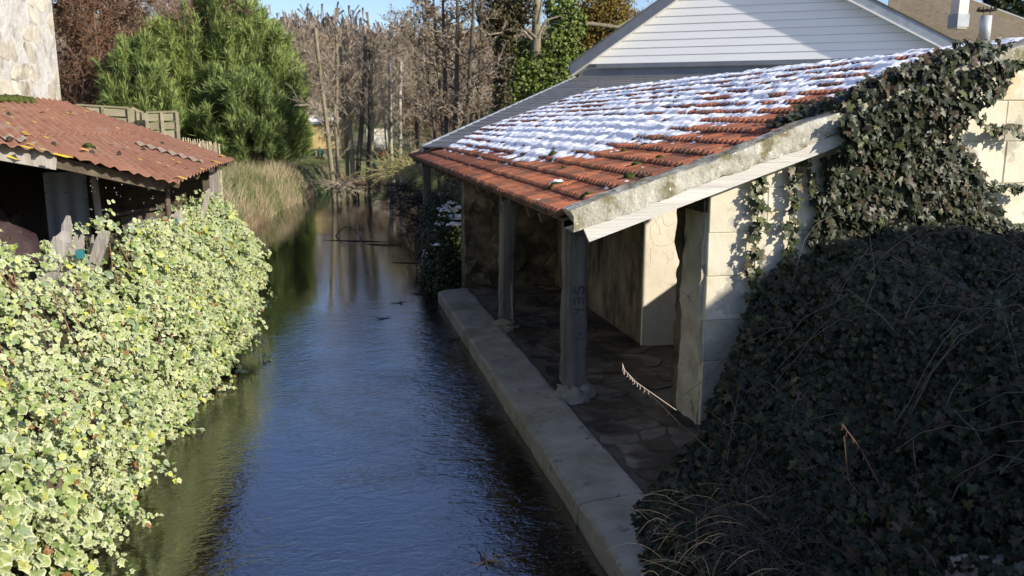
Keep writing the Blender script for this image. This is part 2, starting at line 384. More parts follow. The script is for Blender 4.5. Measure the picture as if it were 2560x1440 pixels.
# ------------------------------------------------------------------ leaves
_h = [(0, -.02), (.22, -.17), (.50, -.02), (.28, .20), (.46, .47), (.17, .58), (0, 1.0)]
_out = _h + [(-x, y) for x, y in _h[1:-1][::-1]]
IVY2D = np.array(_out); NO = len(_out)
TIPS = np.array([i in (2, 4, 6, 8, 10) for i in range(NO)])
def ivy_template(ring):
    c = np.array([[0, .28]])
    def z(p): return -.16 * (p[:, 0] ** 2) * 2 - .12 * (p[:, 1] - .3) ** 2
    if ring:
        mid = c + (IVY2D - c) * .74
        P = np.concatenate([c, mid, IVY2D])
        F = [(0, 1 + i, 1 + (i + 1) % NO) for i in range(NO)]
        for i in range(NO):
            j = (i + 1) % NO
            F += [(1 + i, 1 + NO + i, 1 + NO + j), (1 + i, 1 + NO + j, 1 + j)]
    else:
        P = np.concatenate([c, IVY2D]); F = [(0, 1 + i, 1 + (i + 1) % NO) for i in range(NO)]
    zz = z(P); zz[0] += .02
    return np.column_stack([P, zz]), np.array(F)
IV_V, IV_F = ivy_template(False)
VA_V, VA_F = ivy_template(True)

def frames(nrm, tip):
    n = nrm / (np.linalg.norm(nrm, axis=1)[:, None] + 1e-9)
    t = tip - (tip * n).sum(1)[:, None] * n
    t /= np.linalg.norm(t, axis=1)[:, None] + 1e-9
    s = np.cross(t, n)
    return np.stack([s, t, n], 2)            # columns
def vary(TV, n, rng, roundness=.5):
    T = np.repeat(TV[None], n, 0)
    P2 = TV[:, :2] - np.array([0, .32]); r = np.linalg.norm(P2, axis=1) + 1e-6; a_ = np.arctan2(P2[:, 0], P2[:, 1])
    tgt = np.where(r > .05, (.50 + .13 * np.cos(a_)) * np.where(r / r.max() > -1, 1, 1), 0); ring = np.clip(r / np.maximum(r, 1e-6), 0, 1)
    scale_in = np.ones(len(TV))
    if len(TV) == 1 + 2 * NO: scale_in[1:1 + NO] = .74
    scale_in[0] = 0
    rnd_xy = np.stack([np.sin(a_), np.cos(a_)], 1) * (tgt * scale_in)[:, None] + np.array([0, .32])
    w = (rng.random((n, 1, 1)) ** 1.3) * roundness * 1.6; w = np.clip(w, 0, .95)
    T[:, :, :2] = T[:, :, :2] * (1 - w) + rnd_xy[None] * w
    T[:, :, 0] *= rng.uniform(.72, 1.2, (n, 1)); T[:, :, :2] += rng.normal(0, .03, (n, len(TV), 2))
    T[:, :, 2] = T[:, :, 2] * rng.uniform(-.3, 2.2, (n, 1)) + rng.normal(0, .045, (n, len(TV)))
    return T
def scatter(TV, TF, pos, R, sc, colours):
    V = (np.einsum('nij,nkj->nki', R, TV) if TV.ndim == 3 else np.einsum('nij,kj->nki', R, TV)) * sc[:, None, None] + pos[:, None, :]
    n, k = V.shape[:2]
    F = (TF[None] + (np.arange(n) * k)[:, None, None]).reshape(-1, 3)
    return V.reshape(-1, 3), F, colours.reshape(-1, 3)
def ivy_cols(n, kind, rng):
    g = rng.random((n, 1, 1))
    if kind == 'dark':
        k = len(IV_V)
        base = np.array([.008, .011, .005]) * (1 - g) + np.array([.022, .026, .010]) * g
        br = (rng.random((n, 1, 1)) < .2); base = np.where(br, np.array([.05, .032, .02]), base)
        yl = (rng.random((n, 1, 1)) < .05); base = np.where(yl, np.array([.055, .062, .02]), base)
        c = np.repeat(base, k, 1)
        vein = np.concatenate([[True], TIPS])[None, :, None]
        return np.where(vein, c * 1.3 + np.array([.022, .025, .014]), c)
    k = len(VA_V)
    green = np.array([.15, .225, .06]) * (1 - g) + np.array([.34, .41, .135]) * g
    gy = rng.random((n, 1, 1)) < .22
    green = np.where(gy, np.array([.22, .29, .155]), green)
    yel = rng.random((n, 1, 1)) < .10; green = np.where(yel, np.array([.44, .46, .09]), green)
    old = rng.random((n, 1, 1)) < .012; green = np.where(old, np.array([.28, .14, .05]), green)
    rim = np.array([.66, .67, .40]) * (.85 + .25 * rng.random((n, 1, 1)))
    rim = np.where(rng.random((n, 1, 1)) < .28, green * 1.25, rim)
    rim = np.where(old, green, rim)
    c = np.repeat(green, k, 1) * (.9 + .2 * rng.random((n, k, 1)))
    c[:, 1 + NO:] = np.repeat(rim, NO, 1)
    c[:, 1:1 + NO] = c[:, 1:1 + NO] * .7 + .3 * np.repeat(rim, NO, 1) * rng.random((n, NO, 1))
    return np.clip(c, 0, .85)
def leaf_objects(parent, pos, R, sc, kind, TV, TF, mat, count, rng, score=None):
    """the leaves that show largest as leaf parts; returns the mask of those used"""
    d = np.linalg.norm(pos - CAMP, axis=1)
    s_ = sc / d if score is None else score
    idx = np.argsort(-s_)[:count]
    cols = ivy_cols(10, kind, rng); ms = []
    for k in range(10):
        me = bpy.data.meshes.new('leaf')
        me.from_pydata(vary(TV, 1, rng, .55)[0].tolist(), [], TF.tolist())
        a = me.color_attributes.new('col', 'FLOAT_COLOR', 'POINT'); c4 = np.ones((len(TV), 4), np.float32); c4[:, :3] = cols[k]
        a.data.foreach_set('color', c4.ravel()); me.materials.append(mat); ms.append(me)
    w = wl(parent)
    for q, i in enumerate(idx):
        o = bpy.data.objects.new('leaf', ms[q % 10]); COL.objects.link(o); o.parent = parent
        mt = Matrix([[*(R[i][r] * sc[i]), pos[i][r] - w[r]] for r in range(3)] + [[0, 0, 0, 1]])
        o.matrix_local = mt
    keep = np.ones(len(pos), bool); keep[idx] = False
    return keep

# ------------------------------------------------------------------ the wash house
YG, YF = 7.8, 23.2                 # near gable, far end
XE, XR = 2.15, 7.45                # eave, ridge
SL = .335; TH = math.atan(SL); CT, ST = math.cos(TH), math.sin(TH)
FZ = .42
def zt(x): return 2.60 + SL * (x - XE)
def roofp(s, u, n): return np.array([XE + s * CT - n * ST, u, 2.60 + s * ST + n * CT])
wash = empty('wash_house', (4.6, 12, FZ), 'open sided stone wash house with snowy red tiled lean-to roof beside the stream', 'wash house')

# roof deck and tiles
deck = MB().prism([roofp(.02, YG + .05, -.045), roofp(5.55, YG + .05, -.045), roofp(5.55, YF, -.045), roofp(.02, YF, -.045)], np.array([-ST, 0, CT]) * .025)
roof = deck.build('roof', M['rafter'], wash)
TW, TG, TL = .228, .335, .385
pu = np.array([0, .012, .035, .058, .075, .095, .114, .126, .149, .172, .19, .21, .228])
ph = np.array([.004, .022, .034, .022, .006, .002, .006, .022, .034, .022, .006, .0, .004])
def tile_h(fr): return np.interp(fr, pu, ph)
def tile_template():
    V = []; C = []
    k = len(pu)
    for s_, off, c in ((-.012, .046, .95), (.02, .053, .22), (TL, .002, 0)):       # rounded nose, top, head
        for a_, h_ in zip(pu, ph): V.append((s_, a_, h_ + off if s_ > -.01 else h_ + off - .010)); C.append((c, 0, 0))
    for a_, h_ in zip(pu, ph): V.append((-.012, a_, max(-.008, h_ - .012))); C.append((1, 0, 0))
    F = []
    for r in range(2):
        for i in range(k - 1): F.append((r * k + i + 1, r * k + i, (r + 1) * k + i, (r + 1) * k + i + 1))
    for i in range(k - 1): F.append((i, i + 1, 3 * k + i + 1, 3 * k + i))
    F.append((0, 3 * k, 2 * k, k)); F.append((k - 1, 2 * k - 1, 3 * k - 1, 4 * k - 1))
    return np.array(V), F, np.array(C)
T_V, T_F, T_C = tile_template()
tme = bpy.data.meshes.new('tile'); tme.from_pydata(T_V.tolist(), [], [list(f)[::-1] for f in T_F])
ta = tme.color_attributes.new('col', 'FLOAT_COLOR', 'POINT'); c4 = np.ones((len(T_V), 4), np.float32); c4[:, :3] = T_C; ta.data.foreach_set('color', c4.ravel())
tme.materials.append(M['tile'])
Rroof = np.array([[CT, 0, -ST], [0, 1, 0], [ST, 0, CT]])
tiles = []
for i in range(16):
    for j in range(67):
        du, ds, rz, up = rnd.gauss(0, .003), rnd.gauss(0, .006), rnd.gauss(0, .012), abs(rnd.gauss(0, .004))
        if rnd.random() < .05: ds -= .02
        p = roofp(i * TG + ds, YG + .10 + j * .2285 + du, .0 + up)
        cz, sz = math.cos(rz), math.sin(rz)
        tiles.append((p, Rroof @ np.array([[cz, -sz, 0], [sz, cz, 0], [0, 0, 1]])))
dist = np.array([np.linalg.norm(t[0] - CAMP) for t in tiles])
order = np.argsort(dist)
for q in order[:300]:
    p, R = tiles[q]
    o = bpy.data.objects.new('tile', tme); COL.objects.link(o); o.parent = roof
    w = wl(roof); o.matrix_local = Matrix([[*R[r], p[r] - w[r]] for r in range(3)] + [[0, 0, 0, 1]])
rest = order[300:]
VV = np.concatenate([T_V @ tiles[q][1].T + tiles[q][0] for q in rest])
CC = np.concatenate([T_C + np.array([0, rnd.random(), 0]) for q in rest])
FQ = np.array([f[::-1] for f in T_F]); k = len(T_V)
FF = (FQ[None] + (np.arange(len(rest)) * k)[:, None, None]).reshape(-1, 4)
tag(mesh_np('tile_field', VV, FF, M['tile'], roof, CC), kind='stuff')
# ridge cap tiles
for j in range(38):
    y0 = YG + .05 + j * .405
    mb = MB(); a_ = np.linspace(-.2, math.pi + .2, 7)
    V = []; w0, w1 = .075, .085
    for yy, w_ in ((y0, w1), (y0 + .44, w0)):
        for t_ in a_: V.append((XR - .1 + w_ * math.cos(t_), yy, zt(XR) - .075 + w_ * math.sin(t_) + (.01 if yy == y0 else 0)))
    mb.add(V, [(i, i + 1, 8 + i, 7 + i) for i in range(6)] + [list(range(7))[::-1]])
    mb.build('ridge_tile', M['darkzinc'], roof, True)

# snow lying on the tiles: thick above, bare along the eave and near the verge
du = .03; us = np.arange(YG + .12, YF - .05, du); ss = np.arange(.6, 5.60, .03)
UU, SS = np.meshgrid(us, ss)
ci = np.minimum(np.floor((SS + .012) / TG), 15); sf = SS - ci * TG
tile_top = .050 - .050 * (sf / TL) + tile_h(np.mod(UU - YG - .10, .2285)) * 1.0
vv = SS / TG
Yb = np.interp(vv, [2, 3, 4.3, 6, 8, 10.5, 12.5, 16], [13.2, 12.2, 11.0, 10.4, 9.9, 8.9, 7.9, 7.4])
core = np.minimum((vv - 2.75 - .5 * np.sin(UU * .9)) / 1.0, (UU - Yb) / .9)
far = (21.9 - UU) / 1.4 + .9
n1 = fbm(UU * 2.2, SS * 3.0, 11, 4) - .5; n2 = fbm(UU * 5.5, SS * 6.5, 31, 3) - .5
n3 = fbm(UU * 13, SS * 15, 41, 2) - .5
blob = np.clip(1.3 - np.hypot((UU - 14.2) / 4.2, (vv - 6) / 3.6), 0, 1)
thick = .50 * np.clip(core, -1.05, .7) + .30 * blob + np.minimum(0, np.clip(far, -1, 1) - .6) * .25 + 1.35 * n1 + .75 * n2 + .5 * n3 + .2
edge = np.exp(-((sf) / .055) ** 2)                     # noses poke through
thick -= .95 * edge * (1 - .75 * np.clip(fbm(UU * 1.6, SS * 1.9, 77) * 3 - 1.2, 0, 1)) * (1 - .6 * blob)
trough = 1 - tile_h(np.mod(UU - YG - .10, .2285)) / .034
thick += .18 * (trough - .5)
base_s = np.maximum(tile_top, .45 * tile_top + .55 * (.050 - .050 * (sf / TL) + .036))
fillw = smooth(thick / .3)
hh = tile_top + (base_s - tile_top) * fillw + np.clip(thick, -.5, 1.2) * .038 * (1 + .6 * n2) + .002 + .010 * n2 + .008 * n3 + .012 * blob
hh = np.where(thick > .0, np.maximum(hh, tile_top + .004), tile_top - .02)
P = np.stack([XE + SS * CT - hh * ST, UU, 2.60 + SS * ST + hh * CT], -1)
ny, nx = SS.shape
ii, jj = np.meshgrid(np.arange(ny - 1), np.arange(nx - 1), indexing='ij'); a = (ii * nx + jj).ravel()
F = np.stack([a, a + 1, a + nx + 1, a + nx], 1); tv = thick.ravel()
F = F[(tv[F] > 0).sum(1) >= 2]
used, inv = np.unique(F, return_inverse=True)
tag(mesh_np('roof_snow', P.reshape(-1, 3)[used], inv.reshape(F.shape)[:, ::-1], M['snow'], None, None, True), 'thin melting snow lying in patches on the red roof tiles', 'snow', kind='stuff')

# moss cushions on the tiles
def lump(name, p, r, h, mat, label=None, cat=None, group=None, parent=None, seed=0, Rm=None):
    rg = np.random.default_rng(seed); V = []; k, m = 14, 6
    for i in range(m):
        t = i / m * math.pi / 2
        for j in range(k):
            a_ = 2 * math.pi * j / k; q = 1 + .28 * rg.standard_normal() * .8
            V.append((r * q * math.cos(t) * math.cos(a_), r * q * math.cos(t) * math.sin(a_) * 1.1, h * math.sin(t) * (1 + .15 * rg.standard_normal()) - .01))
    V.append((0, 0, h)); V = np.array(V)
    F = [(i * k + j, i * k + (j + 1) % k, (i + 1) * k + (j + 1) % k, (i + 1) * k + j) for i in range(m - 1) for j in range(k)]
    F += [((m - 1) * k + j, (m - 1) * k + (j + 1) % k, m * k) for j in range(k)]
    V = V @ (Rm if Rm is not None else np.eye(3)).T + p
    o = mesh_np(name, V, F, mat, parent, None, True, None if parent is not None else p)
    if label: tag(o, label, cat, group)
    return o
def on_roof(px, py):
    n = np.array([-SL, 0, 1.0]); d = ray(px, py); t = ((np.array([XE, 0, 2.645]) - CAMP) @ n) / (d @ n); return CAMP + t * d
mo = lump('moss_cushion', on_roof(1388, 470), .10, .07, M['moss'], 'moss cushion with a cap of snow near the eave tiles', 'moss', None, None, 1, Rroof)
lump('snow_cap', on_roof(1388, 463) + np.array([0, 0, .035]), .07, .035, M['snow'], None, None, None, mo, 2, Rroof)
lump('moss_cushion', on_roof(1468, 494), .07, .06, M['moss'], 'moss cushion wedged behind the lowest end of the coping', 'moss', None, None, 3, Rroof)
lump('moss_cushion', on_roof(1574, 446), .075, .06, M['moss'], 'bright round moss cushion beside the middle of the cement coping', 'moss', None, None, 4, Rroof)
lump('moss_cushion', on_roof(1385, 392), .10, .09, M['moss'], 'large dark moss hump at the lower edge of the snow', 'moss', None, None, 5, Rroof)
lump('moss_cushion', on_roof(1870, 266), .13, .04, M['moss'], 'flat green moss patch below the bare upper tile rows', 'moss', None, None, 6, Rroof)
for k, q in enumerate([(1432, 317), (1580, 345), (1520, 300), (1560, 380), (1612, 366), (1690, 250), (1760, 262), (1585, 352), (1412, 292), (1475, 372), (1500, 362), (1335, 329), (1262, 370), (1500, 272),
                       (1410, 425), (1715, 318), (1740, 280), (1640, 290), (1350, 300), (1590, 415), (1650, 400), (1545, 340)]):
    lump('moss_tuft', on_roof(*q), rnd.uniform(.035, .06), rnd.uniform(.04, .065), M['moss'], 'small dark moss tuft poking through the roof snow', 'moss', 'moss tufts in the snow', None, 20 + k, Rroof)
# yellow lichen crust on an eave tile
# (the tile material carries the rest)

# cement coping on the near verge and the grey board under it
def rough_bar(name, x0, x1, y0, y1, zlo, zhi, mat, parent, nseg=60, amp=.014, seed=3, endcut=0.0):
    V = []; ring = [(y0, 0), (y0, .33), (y0, .66), (y0 + .012, .97), (y0 + (y1 - y0) * .5, 1.0), (y1, .96), (y1, 0)]
    for i in range(nseg + 1):
        x = x0 + (x1 - x0) * i / nseg
        for k, (yy, f) in enumerate(ring):
            xx = x + (endcut * (1 - f) if i == 0 else 0)
            q = (float(fbm(xx * 9 + k * 3, f * 6 + yy * 5, seed)) - .5)
            z = zlo(xx) + (zhi(xx) - zlo(xx)) * f
            V.append((xx, yy + (q * amp * 1.6 if k < 5 else 0), z + q * amp * (2.2 if k in (0, 3, 4, 5) else 1)))
    n = len(ring); F = []
    for i in range(nseg):
        for k in range(n): F.append((i * n + k, (i + 1) * n + k, (i + 1) * n + (k + 1) % n, i * n + (k + 1) % n))
    F.append(list(range(n))); F.append([nseg * n + k for k in range(n)][::-1])
    return mesh_np(name, np.array(V), F, mat, parent)
rough_bar('coping', 2.17, 7.42, YG - .24, YG + .10, lambda x: zt(x) - .125 - .008 * math.sin(x * 5) + .006 * math.sin(x * 11), lambda x: zt(x) + .085 + .012 * math.sin(x * 3.1), M['coping'], wash, 160, .017, 3, .13)
bd = MB(); bx = [(2.33, 0), (4.95, 0)]
bd.prism([(2.36, YG - .225, zt(2.36) - .27), (4.95, YG - .225, zt(4.95) - .25), (4.95, YG - .225, zt(4.95) - .12), (2.30, YG - .225, zt(2.30) - .12)], (0, .045, 0))
bd.build('verge_board', M['board'], wash)
br = MB(); br.bar((2.34, YG - .14, zt(2.34) - .19), (2.62, YG + .25, zt(2.62) - .15), .04, .13); br.build('eave_bracket', M['rafter'], wash)

# gable wall of limestone blocks
core_p = [(3.69, FZ - .3), (7.36, FZ - .3), (7.36, zt(7.36) - .06), (3.69, zt(3.69) - .06)]
gw = MB().prism([(x, YG + .02, z) for x, z in core_p], (0, .26, 0)).build('gable_wall', M['mortar'], wash)
rows = [.1, .62, 1.10, 1.53, 1.98, 2.42, 2.86, 3.30, 3.72, 4.2]
for r in range(len(rows) - 1):
    x = 3.66; first = True
    while x < 7.38:
        wdt = rnd.uniform(.5, .95) if not first else (.62 if r % 2 else .95)
        x2 = min(x + wdt, 7.38)
        if 7.38 - x2 < .25: x2 = 7.38
        j = .0015
        poly = [(x + (0 if first else j), rows[r] + j), (x2 - j, rows[r] + j), (x2 - j, rows[r + 1] - j), (x + (0 if first else j), rows[r + 1] - j)]
        poly = [(a_ + rnd.uniform(-.003, .003), b_ + rnd.uniform(-.002, .002)) for a_, b_ in poly]
        poly = clipline(poly, -SL, 1, zt(0) - .10)
        if len(poly) >= 3:
            low = rows[r + 1] < 1.6
            off = rnd.uniform(-.003, .003) + (.004 if low else 0)
            mb = MB(); P0 = [(a_, YG + .006 + off, b_) for a_, b_ in poly]
            cx = sum(a_ for a_, b_ in poly) / len(poly); cz = sum(b_ for a_, b_ in poly) / len(poly)
            P1 = [(a_ + (cx - a_) * .008 / max(.2, abs(cx - a_)), YG + off, b_ + (cz - b_) * .008 / max(.15, abs(cz - b_))) for a_, b_ in poly]
            n = len(poly); back = [(a_, YG + .10, b_) for a_, b_ in poly]
            mb.add(P1 + P0 + back, [list(range(n)) if True else []] + [(i, n + i, n + (i + 1) % n, (i + 1) % n) for i in range(n)] + [(n + i, 2 * n + i, 2 * n + (i + 1) % n, n + (i + 1) % n) for i in range(n)])
            mb.build('stone_block', M['limestone_rough'] if low else M['limestone'], gw)
        x = x2; first = False
# ragged jamb of the open end: its side towards the stream
def ragged(name, x, y0, y1, z0, z1, mat, parent, amp, seed, thick=.5):
    ny_, nz_ = 9, 70; V = []; F = []
    for i in range(nz_ + 1):
        z = z0 + (z1 - z0) * i / nz_
        for j in range(ny_ + 1):
            y = y0 + (y1 - y0) * j / ny_
            q = float(fbm(y * 6, z * 4, seed, 4)) - .5
            V.append((x + q * amp * 1.5, y + ((float(fbm(z * 5, 3, seed + 9, 3)) - .5) * amp * 1.2 if j in (0, ny_) else 0), z))
    for i in range(nz_):
        for j in range(ny_):
            a_ = i * (ny_ + 1) + j; F.append((a_, a_ + ny_ + 1, a_ + ny_ + 2, a_ + 1))
    n0 = len(V); V2 = [(x + thick, p[1], p[2]) for p in V]; V += V2
    for i in range(nz_):
        a_ = i * (ny_ + 1); b_ = a_ + ny_ + 1
        F.append((a_, n0 + a_, n0 + b_, b_)); c_ = a_ + ny_; d_ = b_ + ny_; F.append((c_, d_, n0 + d_, n0 + c_))
    return mesh_np(name, np.array(V), F, mat, parent, None, False)
ragged('jamb', 3.64, YG + .05, YG + .57, .1, 2.98, M['jamb'], wash, .06, 5)
ragged('jamb_return', 3.67, YG + .58, YG + .80, .1, 2.95, M['dark_rubble'], wash, .07, 8)
MB().box((3.62, YG + .04, 2.62), (4.1, YG + .9, 2.98)).build('lintel', M['dark_rubble'], wash)

# inner walls
def rubble(name, origin, uvec, nvec, w, h, mat, smat, parent, cell=(.42, .28), seed=1, depth=.03, prob=.9, thick=.4, label=None, topslope=0.0, relief=(.2, 1.0)):
    """a wall (core mesh) with irregular stones proud of it; u along, z up, nvec outward"""
    o = np.array(origin, float); u = np.array(uvec, float); n = np.array(nvec, float); rg = random.Random(seed)
    z = np.array([0, 0, 1.0])
    core = MB().prism([o, o + u * w, o + u * w + z * (h + topslope * w), o + z * h], -n * thick).build(name, mat, parent)
    nu, nv = max(1, int(w / cell[0])), max(1, int(h / cell[1]))
    nodes_ = {}
    def nd(i, j):
        if (i, j) not in nodes_:
            off = (j % 2) * .5
            a_ = (i + off + rg.uniform(-.28, .28)) * w / nu; b_ = (j + rg.uniform(-.25, .25)) * h / nv
            nodes_[(i, j)] = (min(max(a_, .0), w), min(max(b_, 0), h))
        return nodes_[(i, j)]
    for j in range(nv):
        for i in range(-1, nu):
            if rg.random() > prob: continue
            q = [nd(i, j), nd(i + 1, j), nd(i + 1, j + 1), nd(i, j + 1)]
            if j % 2 == 0: pass
            cx = sum(a_ for a_, _ in q) / 4; cy = sum(b_ for _, b_ in q) / 4
            if max(a_ for a_, _ in q) - min(a_ for a_, _ in q) < .12: continue
            pts = []
            for k in range(4):
                p, r = q[k], q[(k + 1) % 4]
                for t in (.22, .78):
                    a_ = p[0] + (r[0] - p[0]) * t; b_ = p[1] + (r[1] - p[1]) * t
                    sh = rg.uniform(.86, .95); pts.append((cx + (a_ - cx) * sh, cy + (b_ - cy) * sh))
            d = depth * rg.uniform(*relief)
            lo = [o + u * a_ + z * b_ - n * .02 for a_, b_ in pts]
            mi = [o + u * a_ + z * b_ + n * d * .6 for a_, b_ in pts]
            hi = [o + u * (cx + (a_ - cx) * .82) + z * (cy + (b_ - cy) * .82) + n * d for a_, b_ in pts]
            m = 8; mb = MB(); mb.add(lo + mi + hi, [(k, (k + 1) % m, m + (k + 1) % m, m + k) for k in range(m)] + [(m + k, m + (k + 1) % m, 2 * m + (k + 1) % m, 2 * m + k) for k in range(m)] + [list(range(2 * m, 3 * m))])
            mb.build('stone', smat, core)
    return core
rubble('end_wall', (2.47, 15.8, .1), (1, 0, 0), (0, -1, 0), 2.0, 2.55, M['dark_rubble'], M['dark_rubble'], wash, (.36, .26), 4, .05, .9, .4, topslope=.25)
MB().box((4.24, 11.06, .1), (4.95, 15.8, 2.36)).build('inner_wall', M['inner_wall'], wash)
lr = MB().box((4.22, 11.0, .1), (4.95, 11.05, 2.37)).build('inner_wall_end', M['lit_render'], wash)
# red scrawl left on the sunny wall end
sc = TB(); Wq = lambda px, py: ony(px, py, 11.0022)
for pts in ([(1630, 535), (1640, 555), (1648, 540)], [(1625, 600), (1627, 565), (1640, 556), (1648, 565), (1650, 585), (1656, 586)], [(1627, 590), (1634, 610), (1650, 615), (1675, 612), (1688, 600)],
            [(1655, 535), (1660, 560), (1672, 566), (1688, 555)], [(1626, 620), (1627, 660)], [(1657, 628), (1668, 636), (1671, 652), (1667, 660)], [(1684, 628), (1682, 648), (1672, 650)]):
    sc.add(np.array([Wq(*q) for q in pts]), .005, 6)
tag(sc.build('red_scrawl', surf('red_chalk', (.66, .44, .32), (.72, .54, .42), 8, .9, 0), lr), kind='stuff')
MB().box((7.2, YG + .4, .1), (7.4, 16.1, 2.95)).build('uphill_wall', M['inner_wall'], wash)
MB().box((2.46, YF - .5, .3), (2.66, YF - .3, zt(2.6) - .25)).build('far_post', M['post'], wash)
MB().box((4.4, YF - .35, .05), (7.4, YF - .1, 2.6)).build('far_wall', M['dark_rubble'], wash)
MB().box((7.15, 16.2, .05), (7.4, YF - .1, 4.1)).build('store_wall', M['dark_rubble'], wash)
fv = MB().prism([(2.2, YF - .06, zt(2.2) + .0), (7.4, YF - .06, zt(7.4)), (7.4, YF - .06, zt(7.4) + .09), (2.2, YF - .06, zt(2.2) + .09)], (0, .2, 0)).build('far_verge', M['coping'], wash)

# floor
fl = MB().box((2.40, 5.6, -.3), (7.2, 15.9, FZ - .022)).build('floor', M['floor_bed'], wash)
fnod = {}
def fnode(i, j):
    if (i, j) not in fnod: fnod[(i, j)] = (2.49 + (i + (j % 2) * .45 + rnd.uniform(-.3, .3)) * .33, 5.7 + (j + rnd.uniform(-.3, .3)) * .31)
    return fnod[(i, j)]
for j in range(33):
    for i in range(-1, 13):
        q = [fnode(i, j), fnode(i + 1, j), fnode(i + 1, j + 1), fnode(i, j + 1)]
        cx = sum(a_ for a_, _ in q) / 4; cy_ = sum(b_ for _, b_ in q) / 4
        if cx < 2.5 or (cx > 4.2 and cy_ > 10.4) or (cy_ < 7.4 and cx > 4.2) or rnd.random() < .05: continue
        pts = []
        for k in range(4):
            p, r = q[k], q[(k + 1) % 4]
            for t in (.15, .5, .85):
                sh_ = rnd.uniform(.92, .99); pts.append((max(2.49, cx + (p[0] + (r[0] - p[0]) * t - cx) * sh_), cy_ + (p[1] + (r[1] - p[1]) * t - cy_) * sh_))
        top = FZ + rnd.uniform(-.022, -.004); n = 12; mb = MB(); tl = rnd.uniform(-.006, .006)
        mb.add([(a_, b_, FZ - .05) for a_, b_ in pts] + [(a_, b_, top - .006 + tl * (a_ - cx) * 4) for a_, b_ in pts] + [(cx + (a_ - cx) * .93, cy_ + (b_ - cy_) * .93, top + tl * (a_ - cx) * 4) for a_, b_ in pts],
               [(k, (k + 1) % n, n + (k + 1) % n, n + k) for k in range(n)] + [(n + k, n + (k + 1) % n, 2 * n + (k + 1) % n, 2 * n + k) for k in range(n)] + [list(range(2 * n, 3 * n))])
        mb.build('flagstone', M['flag'], fl)
# washing kerb of long slabs
yy = 3.4
for k, ln in enumerate([2.9, 3.0, 2.7, 3.5]):
    y2 = yy + ln - .012; n = 14; V = []; F = []
    prof = [(2.47, -.4), (2.47, .445), (2.42, .455), (2.05, .435), (1.94, .425), (1.905, .395), (1.90, .25), (1.93, -.4)]
    for i in range(n + 1):
        y = yy + .006 + (y2 - yy) * i / n
        for c, (x, z) in enumerate(prof):
            q = float(fbm(y * 3 + c * 7, c * 1.7 + k, 40)) - .5
            V.append((x + (q * .035 if 3 <= c <= 6 else q * .012), y, z + (q * .022 if 0 < c < 6 else 0) + (-.012 if c in (4, 5) and i in (0, n) else 0)))
    m = len(prof)
    for i in range(n):
        for c in range(m - 1): F.append((i * m + c, (i + 1) * m + c, (i + 1) * m + c + 1, i * m + c + 1))
    F.append(list(range(m))); F.append([n * m + c for c in range(m)][::-1])
    mesh_np('kerb_slab', np.array(V), F, M['plinth'], wash)
    yy += ln
# posts on stone pads, the eave beam and rafters
def post(x, y, w, lean, seed):
    rg = np.random.default_rng(seed); n = 16; V = []; F = []; c = w * .16
    ring = [(-w / 2 + c, -w / 2), (w / 2 - c, -w / 2), (w / 2, -w / 2 + c), (w / 2, w / 2 - c), (w / 2 - c, w / 2), (-w / 2 + c, w / 2), (-w / 2, w / 2 - c), (-w / 2, -w / 2 + c)]
    for i in range(n + 1):
        t = i / n; z = FZ + .13 + t * (2.50 - FZ - .13); s_ = 1 + .03 * rg.standard_normal() - .04 * t
        for a_, b_ in ring: V.append((x + lean[0] * t + a_ * s_ + .004 * rg.standard_normal(), y + lean[1] * t + b_ * s_ + .004 * rg.standard_normal(), z + (.02 * rg.standard_normal() if i == 0 else 0)))
    for i in range(n):
        for k in range(8): F.append((i * 8 + k, i * 8 + (k + 1) % 8, (i + 1) * 8 + (k + 1) % 8, (i + 1) * 8 + k))
    F.append(list(range(8))[::-1]); F.append([n * 8 + k for k in range(8)])
    return mesh_np('post', np.array(V), F, M['post'], wash)
p2 = post(2.66, 9.10, .255, (0.0, .0), 3); p1 = post(2.60, 12.55, .235, (.03, .05), 4)
lump('base_stone', np.array([2.60, 9.0, FZ - .02]), .20, .16, M['plinth'], None, None, None, p2, 61)
lump('base_stone', np.array([2.76, 9.02, FZ - .02]), .16, .17, M['plinth'], None, None, None, p2, 62)
lump('base_stone', np.array([2.60, 12.5, FZ - .02]), .20, .16, M['plinth'], None, None, None, p1, 63)
GLY = {'S': [[(.085, .095), (.045, .115), (.0, .095), (.005, .06), (.045, .05), (.085, .04), (.085, .008), (.045, -.008), (0, .008)]], 'E': [[(.085, .105), (0, .105), (0, 0), (.085, 0)], [(0, .055), (.065, .055)]],
       'R': [[(0, 0), (0, .11), (.07, .10), (.075, .06), (.005, .05), (.08, -.005)]], 'O': [[(.005, 0), (0, .105), (.085, .105), (.09, .003), (.005, 0)]], 'N': [[(0, 0), (.005, .11), (.085, 0), (.088, .112)]]}
za = 1.70
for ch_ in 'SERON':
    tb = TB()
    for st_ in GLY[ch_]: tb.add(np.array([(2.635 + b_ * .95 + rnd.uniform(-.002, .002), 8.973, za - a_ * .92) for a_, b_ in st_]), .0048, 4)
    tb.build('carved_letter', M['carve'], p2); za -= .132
MB().bar((2.64, YG + .05, zt(2.64) - .20), (2.64, YF - .3, zt(2.64) - .20), .17, .17).build('eave_beam', M['rafter'], wash)
MB().bar((5.0, YG + .3, zt(5.0) - .20), (5.0, YF - .3, zt(5.0) - .20), .16, .18).build('purlin', M['rafter'], wash)
for k in range(26):
    y = YG + .35 + k * .585; s0 = rnd.uniform(-.02, .10)
    MB().bar(roofp(s0, y + rnd.uniform(-.05, .05), -.10), roofp(5.4, y, -.10), .075, .095).build('rafter', M['rafter'], wash)

